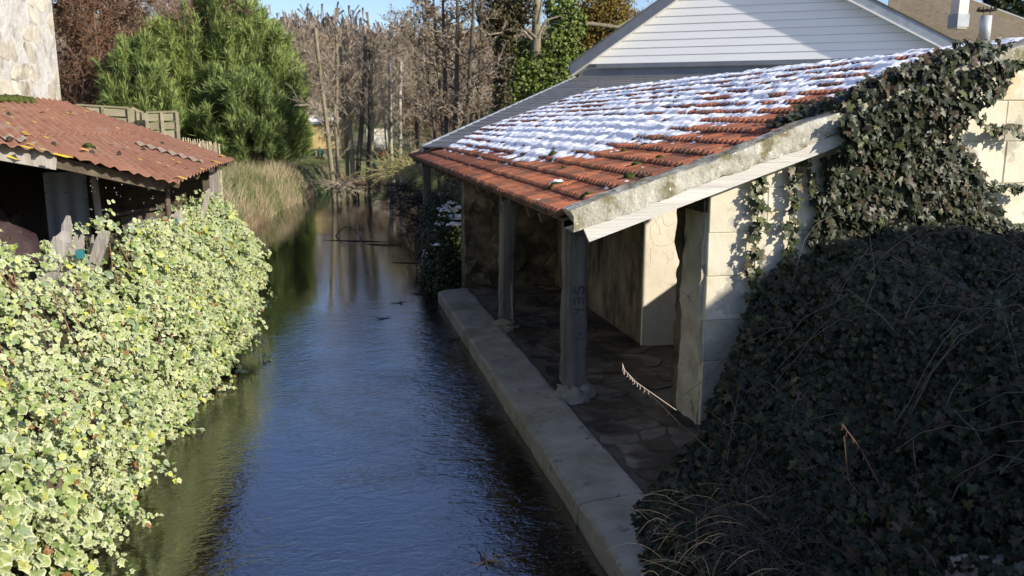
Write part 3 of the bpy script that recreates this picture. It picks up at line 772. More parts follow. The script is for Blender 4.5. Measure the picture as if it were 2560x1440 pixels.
# ------------------------------------------------------------------ dark ivy on the gable and over the bank
rg = np.random.default_rng(21)
def inpoly(x, y, poly):
    r = np.zeros(len(x), bool); n = len(poly)
    for i in range(n):
        x1, y1 = poly[i]; x2, y2 = poly[(i + 1) % n]
        c = ((y1 > y) != (y2 > y)) & (x < (x2 - x1) * (y - y1) / (y2 - y1 + 1e-12) + x1); r ^= c
    return r
def to_wall(polypx, y): return [(p[0], p[2]) for p in (ony(px, py, y) for px, py in polypx)]
def dark_ivy(root, pos, nrm, sc, count, rng, droop=1.0, mass='foliage'):
    n = len(pos)
    tip = np.stack([rng.normal(0, .45, n), rng.normal(-.1, .25, n), -np.ones(n) * droop + rng.normal(0, .25, n)], 1)
    nn = nrm + rng.normal(0, .33, (n, 3)); R = frames(nn, tip)
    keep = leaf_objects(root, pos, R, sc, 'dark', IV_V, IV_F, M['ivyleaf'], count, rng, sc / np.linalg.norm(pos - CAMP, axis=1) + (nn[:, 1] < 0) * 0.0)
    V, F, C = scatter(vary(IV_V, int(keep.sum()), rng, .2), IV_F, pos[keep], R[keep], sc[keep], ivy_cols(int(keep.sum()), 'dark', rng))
    return tag(mesh_np(mass, V, F, M['ivyleaf'], root, C), kind='stuff')
YI = YG - .2
poly = to_wall([(2088, 300), (2060, 290), (2130, 225), (2260, 165), (2410, 105), (2500, 112), (2510, 170), (2470, 230), (2430, 290), (2425, 360), (2450, 430), (2500, 500), (2530, 560), (2520, 640),
                (2300, 660), (2060, 650), (2030, 600), (2045, 520), (2082, 440), (2090, 360)], YI)
N = 9000
px_ = rg.uniform(4.3, 7.4, N); pz_ = rg.uniform(1.6, 4.6, N)
edge_n = (fbm(px_ * 3.5, pz_ * 3.5, 5) - .5) * .22
ok = inpoly(px_ + edge_n, pz_ + edge_n * .7, poly); px_, pz_ = px_[ok], pz_[ok]
bulge = .05 + .22 * fbm(px_ * 2.2, pz_ * 2.2, 9) ** 1.3
py_ = YG - .02 - np.where(pz_ > zt(px_) - .33, .24, 0) - bulge * rg.uniform(.35, 1, len(px_))
n = len(px_)
over = pz_ > zt(px_) + .06
py_ = np.where(over, YG - .1 + rg.uniform(-.2, .15, n), py_)
pos = np.stack([px_, py_, pz_], 1)
ivy = empty('ivy', (5.6, YG - .25, 1.2), 'dark green ivy climbing the sunlit gable wall and over the coping', 'ivy')
dark_ivy(ivy, pos, np.tile([0.05, -1, .35], (n, 1)), rg.uniform(.055, .125, n), 300, rg)
# leaves running on to the tiles
m_ = 700; s_ = rg.uniform(7.2, 15.2, m_) * TG; yv = YG + .1 + np.abs(rg.normal(0, .32, m_)) * np.interp(s_, [2.4, 4.6], [.35, 1.3])
pr = np.array([roofp(a_, b_, .06 + .08 * rg.random()) for a_, b_ in zip(s_, yv)])
tipv = np.stack([-np.ones(m_), rg.normal(0, .7, m_), rg.normal(-.3, .4, m_)], 1)
R = frames(np.tile([-.2, -.5, 1.0], (m_, 1)) + rg.normal(0, .4, (m_, 3)), tipv)
V, F, C = scatter(IV_V, IV_F, pr, R, rg.uniform(.05, .10, m_), ivy_cols(m_, 'dark', rg))
tag(mesh_np('roof_shoots', V, F, M['ivyleaf'], ivy, C), kind='stuff')
# hanging and trailing strands
def strand(root, pts_px, plane_y, width, count, size, rng, name='strand'):
    P = np.array([ony(a_, b_, plane_y) for a_, b_ in pts_px]); t = np.linspace(0, 1, len(P)); tt = np.linspace(0, 1, 40)
    L = np.stack([np.interp(tt, t, P[:, k]) for k in range(3)], 1); L[:, 0] += .012 * np.sin(tt * 25)
    tb = TB(); tb.add(L, .006, 4); tb.build(name + '_stem', M['stem'], root)
    q = rng.random(count); B = np.stack([np.interp(q, tt, L[:, k]) for k in range(3)], 1)
    B[:, 0] += rng.normal(0, width, count); B[:, 1] -= rng.uniform(.015, .07, count)
    n = count; tip = np.stack([rng.normal(0, .6, n), rng.normal(-.1, .2, n), -np.ones(n)], 1)
    R = frames(np.tile([0.1, -1, .3], (n, 1)) + rng.normal(0, .35, (n, 3)), tip)
    c = ivy_cols(n, 'dark', rng) * 1.25 + np.array([.015, .02, .005])
    V, F, C = scatter(IV_V, IV_F, B, R, rng.uniform(*size, n), c)
    tag(mesh_np(name, V, F, M['ivyleaf'], root, C), kind='stuff')
strand(ivy, [(1888, 415), (1892, 520), (1885, 640), (1882, 740), (1890, 800)], YG - .05, .045, 120, (.055, .11), rg)
strand(ivy, [(1995, 385), (1985, 470), (1975, 560), (1970, 640), (1960, 720)], YG - .05, .040, 100, (.05, .10), rg)
strand(ivy, [(2010, 390), (2025, 460), (2045, 540), (2052, 600)], YG - .05, .022, 110, (.03, .065), rg)
strand(ivy, [(1880, 780), (1885, 850), (1880, 930), (1868, 985)], YG - .12, .08, 130, (.05, .09), rg)
strand(ivy, [(2430, 280), (2480, 330), (2520, 310), (2545, 340)], YG - .10, .05, 60, (.04, .09), rg)
strand(ivy, [(2440, 420), (2480, 470), (2525, 460), (2558, 480)], YG - .10, .07, 80, (.04, .09), rg)
strand(ivy, [(2500, 175), (2530, 165), (2570, 150)], YG - .26, .04, 60, (.05, .09), rg)
strand(ivy, [(2450, 520), (2490, 570), (2540, 560), (2570, 600)], YG - .10, .08, 90, (.04, .09), rg)
for pts in ([(2260, 262), (2215, 268), (2180, 275)], [(2215, 270), (2212, 290), (2222, 310)]):
    tb = TB(); tb.add(np.array([ony(a_, b_, YG - .33) for a_, b_ in pts]), .005, 5); tb.build('runner', M['stem'], ivy)

# the shaded bank of ivy under the gable
def bank_z(x, y):
    b = .42 + 1.62 * smooth((x - 2.35 - .35 * smooth((7.6 - y) / 3) * 0) / 2.6) + .35 * (fbm(x * 1.3, y * 1.3, 50) - .45)
    rise = smooth((y - 6.2) / 1.3) * smooth((x - 4.0) / .9) * .35
    return b + rise
N = 42000
bx = rg.uniform(1.9, 7.4, N); by = rg.uniform(2.6, 7.72, N)
left = np.interp(by, [2.6, 5.0, 5.6, 6.2, 6.7, 7.2, 7.8], [1.95, 2.08, 2.2, 2.42, 2.85, 3.4, 3.9]) + .35 * (fbm(by * 2.5, bx * 2.5, 60) - .5)
ok = bx > left; bx, by = bx[ok], by[ok]; left = left[ok]
taper = smooth((bx - left) / .35)
bz = FZ - .1 + (bank_z(bx, by) - FZ + .1) * (.25 + .75 * taper) + .40 * (fbm(bx * 2.3, by * 2.3, 91, 3) - .62) + .26 * smooth((bx - left) / .5) * smooth((6.7 - by) / .8) * smooth((4.2 - bx) / 1.2) - rg.uniform(0, .65, len(bx)) ** 1.8
bz = np.where((bx < 4.0) & (by > 3.4), np.maximum(bz, FZ + .03 + .22 * rg.random(len(bx)) * smooth((bx - left) / .2)), bz)
pos = np.stack([bx, by, bz], 1); n = len(bx)
vis = np.linalg.norm(pos - CAMP, axis=1) > 2.3
pos = pos[vis]; n = len(pos)
bank = empty('ivy', (4.4, 5.4, .5), 'shaded dark ivy thicket covering the bank below the gable wall', 'ivy')
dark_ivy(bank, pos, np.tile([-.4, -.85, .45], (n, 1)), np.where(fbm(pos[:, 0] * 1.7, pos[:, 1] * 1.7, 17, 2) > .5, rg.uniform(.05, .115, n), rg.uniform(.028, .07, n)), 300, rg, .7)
# rising part of the thicket against the wall
N = 7000; ax = rg.uniform(3.95, 7.4, N); az = rg.uniform(.8, 2.45, N)
topz = np.interp(ax, [3.95, 4.2, 4.7, 5.5, 6.5, 7.4], [1.35, 1.60, 1.92, 2.08, 2.06, 1.9]) + .45 * (fbm(ax * 2.5, az, 71) - .5)
ok = (az < topz) & (az > np.interp(ax, [3.95, 4.3], [1.0, .8])); ax, az = ax[ok], az[ok]; n = len(ax)
ay = YG - .08 - (topz[ok] - az) * .35 - rg.uniform(0, .25, n)
pos = np.stack([ax, ay, az], 1); nn = np.tile([-.1, -1, .5], (n, 1)); tip = np.stack([rg.normal(0, .5, n), rg.normal(-.1, .3, n), -np.ones(n)], 1)
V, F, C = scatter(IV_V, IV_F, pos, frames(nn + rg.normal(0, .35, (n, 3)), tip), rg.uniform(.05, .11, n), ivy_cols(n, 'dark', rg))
tag(mesh_np('wall_foliage', V, F, M['ivyleaf'], bank, C), kind='stuff')
bx2, by2 = np.meshgrid(np.linspace(2.6, 7.4, 26), np.linspace(2.8, 7.75, 26))
left2 = np.interp(by2, [2.6, 5.0, 5.6, 6.2, 6.7, 7.2, 7.8], [2.55, 2.6, 2.75, 3.0, 3.4, 3.9, 4.35])
bz2 = FZ - .42 + (bank_z(bx2, by2) - FZ - .1) * (.2 + .8 * smooth((bx2 - left2) / .55))
ii, jj = np.meshgrid(np.arange(25), np.arange(25), indexing='ij'); a = (ii * 26 + jj).ravel()
mesh_np('earth_heap', np.stack([bx2, by2, bz2], -1).reshape(-1, 3), np.stack([a, a + 1, a + 27, a + 26], 1), M['ground'], bank, None, True)
tb = TB()
for k in range(170):
    x0, y0 = rg.uniform(2.6, 7.2), rg.uniform(3.2, 7.4)
    if x0 < np.interp(y0, [5, 6.2, 7.2], [2.4, 2.8, 3.8]): continue
    a_ = rg.uniform(0, 6.28); L_ = rg.uniform(.3, 1.1); q = np.linspace(0, 1, 7); px2 = x0 + math.cos(a_) * L_ * q; py2 = np.minimum(y0 + math.sin(a_) * L_ * q, 7.6)
    pz2 = bank_z(px2, py2) + .05 + .16 * np.sin(q * 3.1) * rg.random() + rg.normal(0, .02, 7)
    tb.add(np.stack([px2, py2, pz2], 1), np.linspace(.005, .002, 7), 4)
tag(tb.build('dead_runners', surf('dead_runner', (.07, .055, .042), (.17, .14, .11), 6, .9, 0), bank), kind='stuff')
# dry stalks and grass standing out of the bank
def stalk(pts, r, label, seeds=0, cat='dry stalk', name='dry_stalk', mat='straw'):
    P = np.array(pts); t = np.linspace(0, 1, len(P)); tt = np.linspace(0, 1, 24)
    L = np.stack([np.interp(tt, t, P[:, k]) for k in range(3)], 1)
    root = empty(name, tuple(P[0]), label, cat)
    tb = TB(); tb.add(L, np.linspace(r, r * .45, 24), 5); tb.build('stem', M[mat], root)
    if seeds:
        tb = TB()
        for q in np.linspace(.35, 1, seeds):
            b = np.array([np.interp(q, tt, L[:, k]) for k in range(3)])
            tb.add(np.stack([b, b + np.array([rnd.uniform(-.01, .01), -.005, -.03]), b + np.array([rnd.uniform(-.012, .012), -.01, -.038])]), [.002, .0042, .0015], 4)
        tag(tb.build('seed_head', M[mat], root), kind='stuff')
    return root
stalk([onz(1690, 1025, 1.15), ony(1640, 990, 6.3), ony(1590, 955, 6.3), ony(1562, 925, 6.3), ony(1556, 908, 6.3)], .0038, 'arching pale dry stalk with hanging seed husks before the dark floor', 14)
stalk([onz(1780, 1130, 1.2), ony(1700, 1060, 6.2), ony(1640, 1000, 6.2), ony(1608, 975, 6.2)], .005, 'thin forked dry stem behind the arching stalk', 5, mat='twigdark')
stalk([ony(2330, 1440, 4.6), ony(2230, 1270, 4.6), ony(2150, 1120, 4.7), ony(2105, 1060, 4.7)], .008, 'long dry bramble cane slanting up the shaded bank', 8, mat='twigred')
stalk([ony(2330, 1440, 4.4), ony(2200, 1300, 4.5), ony(2120, 1200, 4.6), ony(2110, 1090, 4.7)], .006, 'second bramble cane crossing low beside the long one', 6, mat='twigred')
stalk([ony(2560, 712, 6.4), ony(2480, 735, 6.3), ony(2400, 748, 6.25), ony(2315, 760, 6.2)], .006, 'pinkish sunlit ivy runner arching over the shaded thicket', 10, mat='twigred')
stalk([ony(2210, 690, 7.0), ony(2245, 655, 7.0), ony(2290, 640, 6.95)], .006, 'short pale ivy runner catching the sun at the shadow edge', 5, mat='twigred')
gb = TB()
for k in range(420):
    b = np.array([rnd.gauss(2.85, .38), rnd.gauss(4.85, .32), 0]); b[2] = .55 + .3 * max(0, b[0] - 2.4)
    a_ = rnd.uniform(0, 6.28); L_ = rnd.uniform(.25, .7); d = np.array([math.cos(a_), math.sin(a_), 0]); q = np.linspace(0, 1, 7)[:, None]; hq = rnd.uniform(.25, .6)
    gb.add(b + d * L_ * q ** 1.1 + np.array([0, 0, 1.0]) * L_ * hq * np.sin(q * rnd.uniform(1.7, 2.7)), np.linspace(.0026, .001, 7), 3)
tag(gb.build('dry_grass_tuft', surf('grey_dead_grass', (.08, .07, .055), (.17, .15, .12), 5, .9, 0), None, True, (3.05, 4.75, .5)), 'tuft of grey dead grass at the near end of the kerb', 'grass', kind='stuff')
st = lump('boulder', ony(2520, 1430, 3.6) - np.array([0, 0, .15]), .28, .2, M['plinth'], 'pale rough stone in the lower corner of the ivy bank', 'stone', None, None, 91)

# ------------------------------------------------------------------ variegated ivy on the left bank
rg = np.random.default_rng(33)
CR = np.array([(3.0, -3.0, 2.85), (5.0, -2.62, 2.72), (6.9, -2.42, 2.60), (7.75, -2.32, 2.40), (8.9, -2.2, 2.42), (10.8, -2.0, 2.20), (12.4, -1.85, 2.12), (13.7, -1.75, 2.36), (14.8, -1.66, 2.05), (15.8, -1.55, 1.3)])
FT = np.array([(3.0, -2.05, .25), (5.0, -2.0, .2), (7.0, -1.88, .18), (8.0, -1.80, .18), (10.2, -1.60, .24), (12.0, -1.36, .38), (13.2, -1.40, .5), (14.2, -1.50, .45), (15.8, -1.4, .5)])
def ivysurf(y, t):
    cx, cz = np.interp(y, CR[:, 0], CR[:, 1]), np.interp(y, CR[:, 0], CR[:, 2]); fx, fz = np.interp(y, FT[:, 0], FT[:, 1]), np.interp(y, FT[:, 0], FT[:, 2])
    x = cx + (fx - cx) * t ** .8; z = cz + (fz - cz) * t
    z = z + .28 * (fbm(y * 1.9, 3, 65, 3) - .5) * (1 - t)
    b = .52 * (fbm(y * 1.4, t * 3.0, 5, 3) - .45) + .24 * (fbm(y * 3.6 + t * 2.5, t * 5.5, 15, 2) - .5)
    return x + b + .16 * np.sin(t * 3.1), z + .10 * b - .02
N = 41000
yv = rg.uniform(4.2, 15.7, N); tv = rg.uniform(-.02, 1.0, N)
hole = fbm(yv * 2.6, tv * 7, 25, 3)
ok = (hole > .385) | (rg.random(N) < .10); yv, tv = yv[ok], tv[ok]; hole = hole[ok]
yt = yv + .18 * (tv - .5)
x_, z_ = ivysurf(yt, np.clip(tv, 0, 1)); n = len(x_)
depth = rg.uniform(0, 1, n) ** 1.5 * .26
tuft = (fbm(yv * 7 + tv * 6, tv * 13, 35, 2) - .5) * .30
pos = np.stack([x_ - depth + tuft, yt - depth * .4, z_ + np.where(tv < .04, rg.uniform(0, .12, n), 0)], 1)
# trailing sprays that hang out over the water
ex, en = [], []
for k in range(150):
    y0 = rg.uniform(5.6, 15.2); t0 = rg.uniform(.2, 1.0); bx0, bz0 = ivysurf(y0, t0); L_ = rg.uniform(.2, .55); m_ = int(L_ * 55)
    q = np.linspace(0, 1, m_); dy = rg.uniform(-.35, .25)
    P = np.stack([bx0 + L_ * .62 * q, y0 + dy * q, bz0 + .04 * np.sin(q * 3) - L_ * .45 * q ** 1.5], 1) + rg.normal(0, .022, (m_, 3)); ex.append(P)
for k in range(16):
    y0 = rg.uniform(6, 14.5); bx0, bz0 = ivysurf(y0, 0.0); L_ = rg.uniform(.12, .3); m_ = 10; q = np.linspace(0, 1, m_)
    ex.append(np.stack([bx0 + rg.normal(0, .03) * q, y0 + rg.normal(0, .08) * q, bz0 + L_ * q], 1) + rg.normal(0, .025, (m_, 3)))
EX = np.concatenate(ex); pos = np.concatenate([pos, EX]); pos[:, 2] = np.maximum(pos[:, 2], .27)
n = len(pos); small = np.concatenate([np.zeros(n - len(EX), bool), np.ones(len(EX), bool)])
sz = fbm(pos[:, 1] * .9, pos[:, 2] * 1.6, 45, 2)
sc = np.where(sz + rg.normal(0, .12, n) > .56, rg.uniform(.06, .108, n), rg.uniform(.024, .058, n)); sc = np.where(small, rg.uniform(.028, .06, n), sc)
tip = np.stack([rg.normal(.45, .4, n), rg.normal(-.15, .5, n), -.75 + rg.normal(0, .35, n)], 1)
nn = np.tile([.62, -.45, .62], (n, 1)) + rg.normal(0, .42, (n, 3)); R = frames(nn, tip)
vivy = empty('variegated_ivy', (-1.9, 9.5, .3), 'cream edged variegated ivy smothering the fence on the sunny bank', 'ivy')
inview = (pos[:, 1] > 6) | (pos[:, 0] > -2.2)
keep = leaf_objects(vivy, pos, R, sc, 'var', VA_V, VA_F, M['varleaf'], 300, rg, sc / np.linalg.norm(pos - CAMP, axis=1) * inview)
VS = []; FS = []; CS = []; nvv = 0
for sel, TV, TF in ((keep & (sc > .064), VA_V, VA_F), (keep & (sc <= .064), IV_V, IV_F)):
    n = int(sel.sum()); c = ivy_cols(n, 'var', rg)
    if TV is IV_V: c = np.concatenate([c[:, :1], c[:, 1 + NO:] * .72 + .28 * c[:, 1:1 + NO]], 1)
    V, F, C = scatter(vary(TV, n, rg, .6), TF, pos[sel], R[sel], sc[sel], c); VS.append(V); FS.append(F + nvv); CS.append(C); nvv += len(V)
tag(mesh_np('foliage', np.concatenate(VS), np.concatenate(FS), M['varleaf'], vivy, np.concatenate(CS)), kind='stuff')
tb = TB()
for k in range(60):
    y0 = rg.uniform(5, 15.3); q = np.linspace(.05, 1, 10); sx, sz_ = ivysurf(y0 + .25 * q, q)
    tb.add(np.stack([sx - .10 + .02 * rg.normal(size=10), y0 + .25 * q, sz_], 1), .006, 4)
tb.build('stem', M['stem'], vivy)
# dark earth and old stems behind the leaves
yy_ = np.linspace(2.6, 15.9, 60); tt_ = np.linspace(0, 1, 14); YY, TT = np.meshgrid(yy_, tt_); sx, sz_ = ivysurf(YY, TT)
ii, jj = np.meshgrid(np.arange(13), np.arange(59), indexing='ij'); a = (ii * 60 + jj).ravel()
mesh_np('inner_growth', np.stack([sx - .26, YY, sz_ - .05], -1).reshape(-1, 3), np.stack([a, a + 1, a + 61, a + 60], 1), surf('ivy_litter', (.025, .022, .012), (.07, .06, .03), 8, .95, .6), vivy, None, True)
# flower heads gone brown
tb = TB()
for px, py in [(650, 805), (665, 800), (630, 770), (300, 695), (330, 640), (610, 830), (200, 720), (640, 880), (455, 515)]:
    c = onx(px, py, -1.15 if px > 560 else -2.0)
    for k in range(14):
        d = rg.normal(size=3); d /= np.linalg.norm(d); tb.add(np.stack([c, c + d * .05, c + d * .062]), [.002, .003, .007], 4)
tag(tb.build('seed_cluster', M['twigred'], vivy), kind='stuff')

# ------------------------------------------------------------------ the lean-to shed on the left
shed = empty('lean_to_shed', (-2.9, 12.5, 1.2), 'dark open lean-to shed under a lichened red corrugated roof', 'shed')
ZC = lambda x: 2.87 + .362 * (-1.66 - x)
def front_y(x): return np.interp(-x, [1.66, 2.55, 2.85, 4.4], [9.95, 9.10, 8.55, 6.4])
sheet_edges = [5.8, 7.6, 8.9, 10.2, 11.5, 12.8, 14.1, 16.05]
pitch = .13
def wave(x, y): return .019 * np.cos(2 * math.pi * (.45 * y + .9 * x) / pitch)
for k in range(len(sheet_edges) - 1):
    ya, yb = sheet_edges[k], sheet_edges[k + 1] + .06
    for part, (xa, xb) in enumerate(((-4.36, -2.95), (-3.02, -1.62))):
        yv = np.arange(ya, yb, .034); fx = np.interp(yv, [6.4, 8.55, 9.10, 9.95, 30], [-4.4, -2.85, -2.55, -1.62, -1.62])
        sel = np.minimum(fx, xb) - xa > .05; yv, fx = yv[sel], fx[sel]
        if len(yv) < 3: continue
        m = 78; tq = np.linspace(0, 1, m); XX = xa + (np.minimum(fx, xb) - xa)[:, None] * tq[None, :]; YY = np.repeat(yv[:, None], m, 1)
        ZZ = ZC(XX) + wave(XX, YY) + (.012 if part == 0 else 0) + .006 * (k % 2) + .010 * np.sin(XX * 3 + YY)
        V = np.stack([XX, YY, ZZ], -1).reshape(-1, 3); nV = len(V); V = np.concatenate([V, V - np.array([0, 0, .007])]); e = len(yv) - 1
        ii, jj = np.meshgrid(np.arange(e), np.arange(m - 1), indexing='ij'); a = (ii * m + jj).ravel()
        F = [np.stack([a, a + 1, a + m + 1, a + m], 1)]; F.append(F[0][:, ::-1] + nV)
        r = np.arange(e) * m + m - 1; F.append(np.stack([r, nV + r, nV + r + m, r + m], 1)); j = np.arange(m - 1)
        F.append(np.stack([j, nV + j, nV + j + 1, j + 1], 1)); F.append(np.stack([e * m + j, e * m + j + 1, nV + e * m + j + 1, nV + e * m + j], 1))
        mesh_np('roof_sheet', V, np.concatenate(F), M['corr'], shed, None, True)
def shedp(px, py, up=.03):
    n = np.array([.362, 0, 1.0]); d = ray(px, py); P0 = np.array([-1.66, 0, 2.87 + up]); t = ((P0 - CAMP) @ n) / (d @ n); return CAMP + t * d
# pale mended strips, lichen rosettes, fixings and debris on the sheets
RS = np.array([[math.cos(math.atan(.362)), 0, math.sin(math.atan(.362))], [0, 1, 0], [-math.sin(math.atan(.362)), 0, math.cos(math.atan(.362))]])
def strip(pa, pb, w, mat, name):
    p, q = shedp(*pa, .03), shedp(*pb, .03); d = q - p; sd = np.cross(d, RS[:, 2]); sd /= np.linalg.norm(sd)
    a_, b_ = np.meshgrid(np.linspace(0, 1, 90), np.linspace(-.5, .5, 14), indexing='ij'); XX = p[0] + d[0] * a_ + sd[0] * w * b_; YY = p[1] + d[1] * a_ + sd[1] * w * b_
    V = np.stack([XX, YY, ZC(XX) + wave(XX, YY) + .030 + .010 * np.sin(XX * 3 + YY)], -1).reshape(-1, 3); ii, jj = np.meshgrid(np.arange(89), np.arange(13), indexing='ij'); a = (ii * 14 + jj).ravel()
    mesh_np(name, V, np.stack([a, a + 14, a + 15, a + 1], 1), mat, shed, None, True)
pale = surf('pale_cement_patch', (.32, .25, .19), (.42, .34, .26), 6, .9, .4)
strip((340, 354), (508, 407), .30, pale, 'repair_strip'); strip((-30, 335), (80, 352), .14, pale, 'repair_strip')
def rosette(px, py, r, seed):
    g = random.Random(seed); c = shedp(px, py, .036); n = 9; V = [c + RS @ np.array([0, 0, .004])]
    for k in range(n):
        a_ = 2 * math.pi * k / n; q = r * g.uniform(.55, 1.2); V.append(c + RS @ np.array([q * math.cos(a_), q * math.sin(a_) * 1.1, .001 + (.026 * (math.cos(2 * math.pi * (c[1] + q * math.sin(a_) * 1.1 - 5) / pitch) - 1) if False else 0)]))
    MB().add(V, [(0, 1 + k, 1 + (k + 1) % n) for k in range(n)]).build('lichen_rosette', M['lichen'], shed)
for k, (px, py, r) in enumerate([(150, 388, .07), (168, 391, .06), (540, 404, .075), (505, 422, .05), (555, 389, .07), (455, 444, .055), (210, 373, .05), (107, 373, .04), (65, 367, .06), (78, 361, .04), (175, 283, .05), (85, 304, .035),
                                 (18, 307, .035), (8, 273, .03), (30, 292, .03), (350, 398, .03), (295, 320, .04), (475, 371, .035), (398, 407, .04), (215, 277, .05), (62, 330, .03), (67, 335, .04), (28, 393, .06), (130, 295, .025),
                                 (432, 398, .025), (448, 405, .03), (420, 414, .02), (115, 343, .03), (145, 385, .05)]):
    rosette(px, py, r, k)
for k, (px, py) in enumerate([(22, 285), (106, 283), (23, 347), (135, 360), (230, 380), (298, 382), (358, 373), (405, 358), (175, 283)]):
    lump('fixing_cap', shedp(px, py, .03), .025, .03, M['twigdark'], None, None, None, shed, 200 + k, RS)
lump('moss_cushion', shedp(224, 366, .03), .07, .04, M['moss'], 'green moss cushion on the red corrugated roof', 'moss', None, None, 230, RS)
for k, (px, py) in enumerate([(20, 249), (45, 250), (60, 252), (75, 254), (5, 250), (33, 251)]):
    lump('moss_cushion', shedp(px, py, .03), .09, .07, M['moss'], 'moss growing where the red roof meets the stone wall', 'moss', 'moss along the stone wall foot', None, 240 + k, RS)
# timber frame
fr = MB(); pL = np.array([-1.78, 10.12, ZC(-1.78) - .13]); MB().bar((-4.3, front_y(-4.3) + .12, ZC(-4.3) - .10), (-2.62, 9.2, ZC(-2.62) - .10), .06, .16).build('fascia_board', M['graywood'], shed)
MB().bar((-2.64, 9.22, ZC(-2.64) - .11), (-1.8, 10.1, ZC(-1.8) - .12), .07, .11).build('front_plate', M['rafter'], shed)
MB().bar((-1.86, 10.1, ZC(-1.86) - .11), (-1.86, 15.95, ZC(-1.86) - .11), .09, .12).build('eave_plate', M['rafter'], shed)
for y in (10.6, 12.2, 13.8, 15.6): MB().bar((-4.3, y, ZC(-4.3) - .1), (-1.7, y, ZC(-1.7) - .1), .07, .09).build('rafter', M['rafter'], shed)
pp = ony(245, 520, 10.6); MB().tube([(pp[0] + .03, 10.6, 1.1), (pp[0] - .02, 10.6, 3.2)], [.045, .04], 8).build('post', M['graywood'], shed, True)
pp = ony(420, 520, 12.6); MB().tube([(pp[0], 12.6, 1.0), (pp[0], 12.6, 3.0)], [.045, .04], 8).build('post', M['rafter'], shed, True)
MB().box((-2.0, 15.5, 1.0), (-1.86, 15.64, 2.9)).build('post', M['graywood'], shed)
lg = MB().bar(ony(425, 512, 13.6), ony(225, 545, 12.0), .16, .05).build('loose_plank', M['rafter'], shed)
MB().bar(ony(440, 525, 14.0), ony(300, 560, 12.4), .05, .18).build('loose_plank', M['rafter'], shed)
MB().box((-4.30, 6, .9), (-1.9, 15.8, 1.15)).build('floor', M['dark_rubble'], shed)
MB().prism([(-4.34, 15.98, .9), (-1.95, 15.98, .9), (-1.95, 15.98, ZC(-1.95) - .07), (-4.34, 15.98, ZC(-4.34) - .07)], (0, .05, 0)).build('end_boards', M['rafter'], shed)
for k in range(9): MB().box((-4.30 + k * .26, 15.93, 1.0), (-4.30 + k * .26 + .245, 15.965, ZC(-4.30 + k * .26 + .245) - .16)).build('board', M['rafter'], shed)
MB().prism([(-4.28, 5.6, .9), (-4.28, 15.9, .9), (-4.28, 15.9, ZC(-4.28) - .08), (-4.28, 5.6, ZC(-4.28) - .08)], (.03, 0, 0)).build('inner_shade_sheet', M['twigdark'], shed)  # dark sheet over the pale stone wall, standing in for the shed's shade
# stored things
bn_m, nt, b = nodes('printed_oilcloth')
tc = nt.nodes.new('ShaderNodeTexCoord'); vo = nt.nodes.new('ShaderNodeTexVoronoi'); vo.inputs['Scale'].default_value = 9; vo.inputs['Randomness'].default_value = .25
nt.links.new(tc.outputs['Object'], vo.inputs['Vector'])
dots = ramp(nt, vo.outputs['Distance'], [(.10, (.05, .05, .06)), (.14, (.19, .20, .23))])
vo2 = nt.nodes.new('ShaderNodeTexVoronoi'); vo2.inputs['Scale'].default_value = 3.4; nt.links.new(tc.outputs['Object'], vo2.inputs['Vector'])
fl_ = ramp(nt, vo2.outputs['Distance'], [(.22, (.22, .25, .06)), (.25, (.21, .23, .27))])
sp = nt.nodes.new('ShaderNodeSeparateXYZ'); nt.links.new(tc.outputs['Object'], sp.inputs[0])
msk = ramp(nt, sp.outputs[2], [(.78, (1, 1, 1)), (.80, (0, 0, 0))])
nt.links.new(mixc(nt, msk, dots, fl_), b.inputs['Base Color']); b.inputs['Roughness'].default_value = .5
A, B = ony(128, 640, 10.9), ony(214, 430, 10.9); V = []; F = []
for i in range(13):
    for j in range(9):
        x = A[0] + (B[0] - A[0]) * i / 12; z = 1.35 + (B[2] - 1.35) * j / 8
        V.append((x, 10.9 + .03 * math.sin(i * 1.3) * (1.2 - j / 8), z))
nV = len(V); V += [(x, y + .004, z) for x, y, z in V]
for i in range(12):
    for j in range(8):
        a_ = i * 9 + j; F.append((a_, a_ + 9, a_ + 10, a_ + 1)); F.append((nV + a_, nV + a_ + 1, nV + a_ + 10, nV + a_ + 9))
tag(mesh_np('oilcloth', np.array(V), F, bn_m, None, None, True, (A[0], 10.9, 1.35)), 'pale printed oilcloth with dark dots hanging inside the shed', 'cloth')
bl = lump('wrapped_bale', ony(0, 660, 10.2), .36, .55, surf('dull_plum_sheet', (.035, .02, .022), (.07, .045, .045), 5, .55, 1.0, 7, bdist=.05), 'dark plum tarpaulin bundle in the shed corner', 'tarpaulin', None, None, 301)
tp = lump('crumpled_sheet', ony(360, 592, 11.8), .42, .22, surf('grey_plastic_sheet', (.16, .15, .16), (.34, .32, .33), 4, .35, 1.0, 6, bdist=.06), 'crumpled grey plastic sheet over stored things in the shed', 'plastic sheet', None, None, 302)
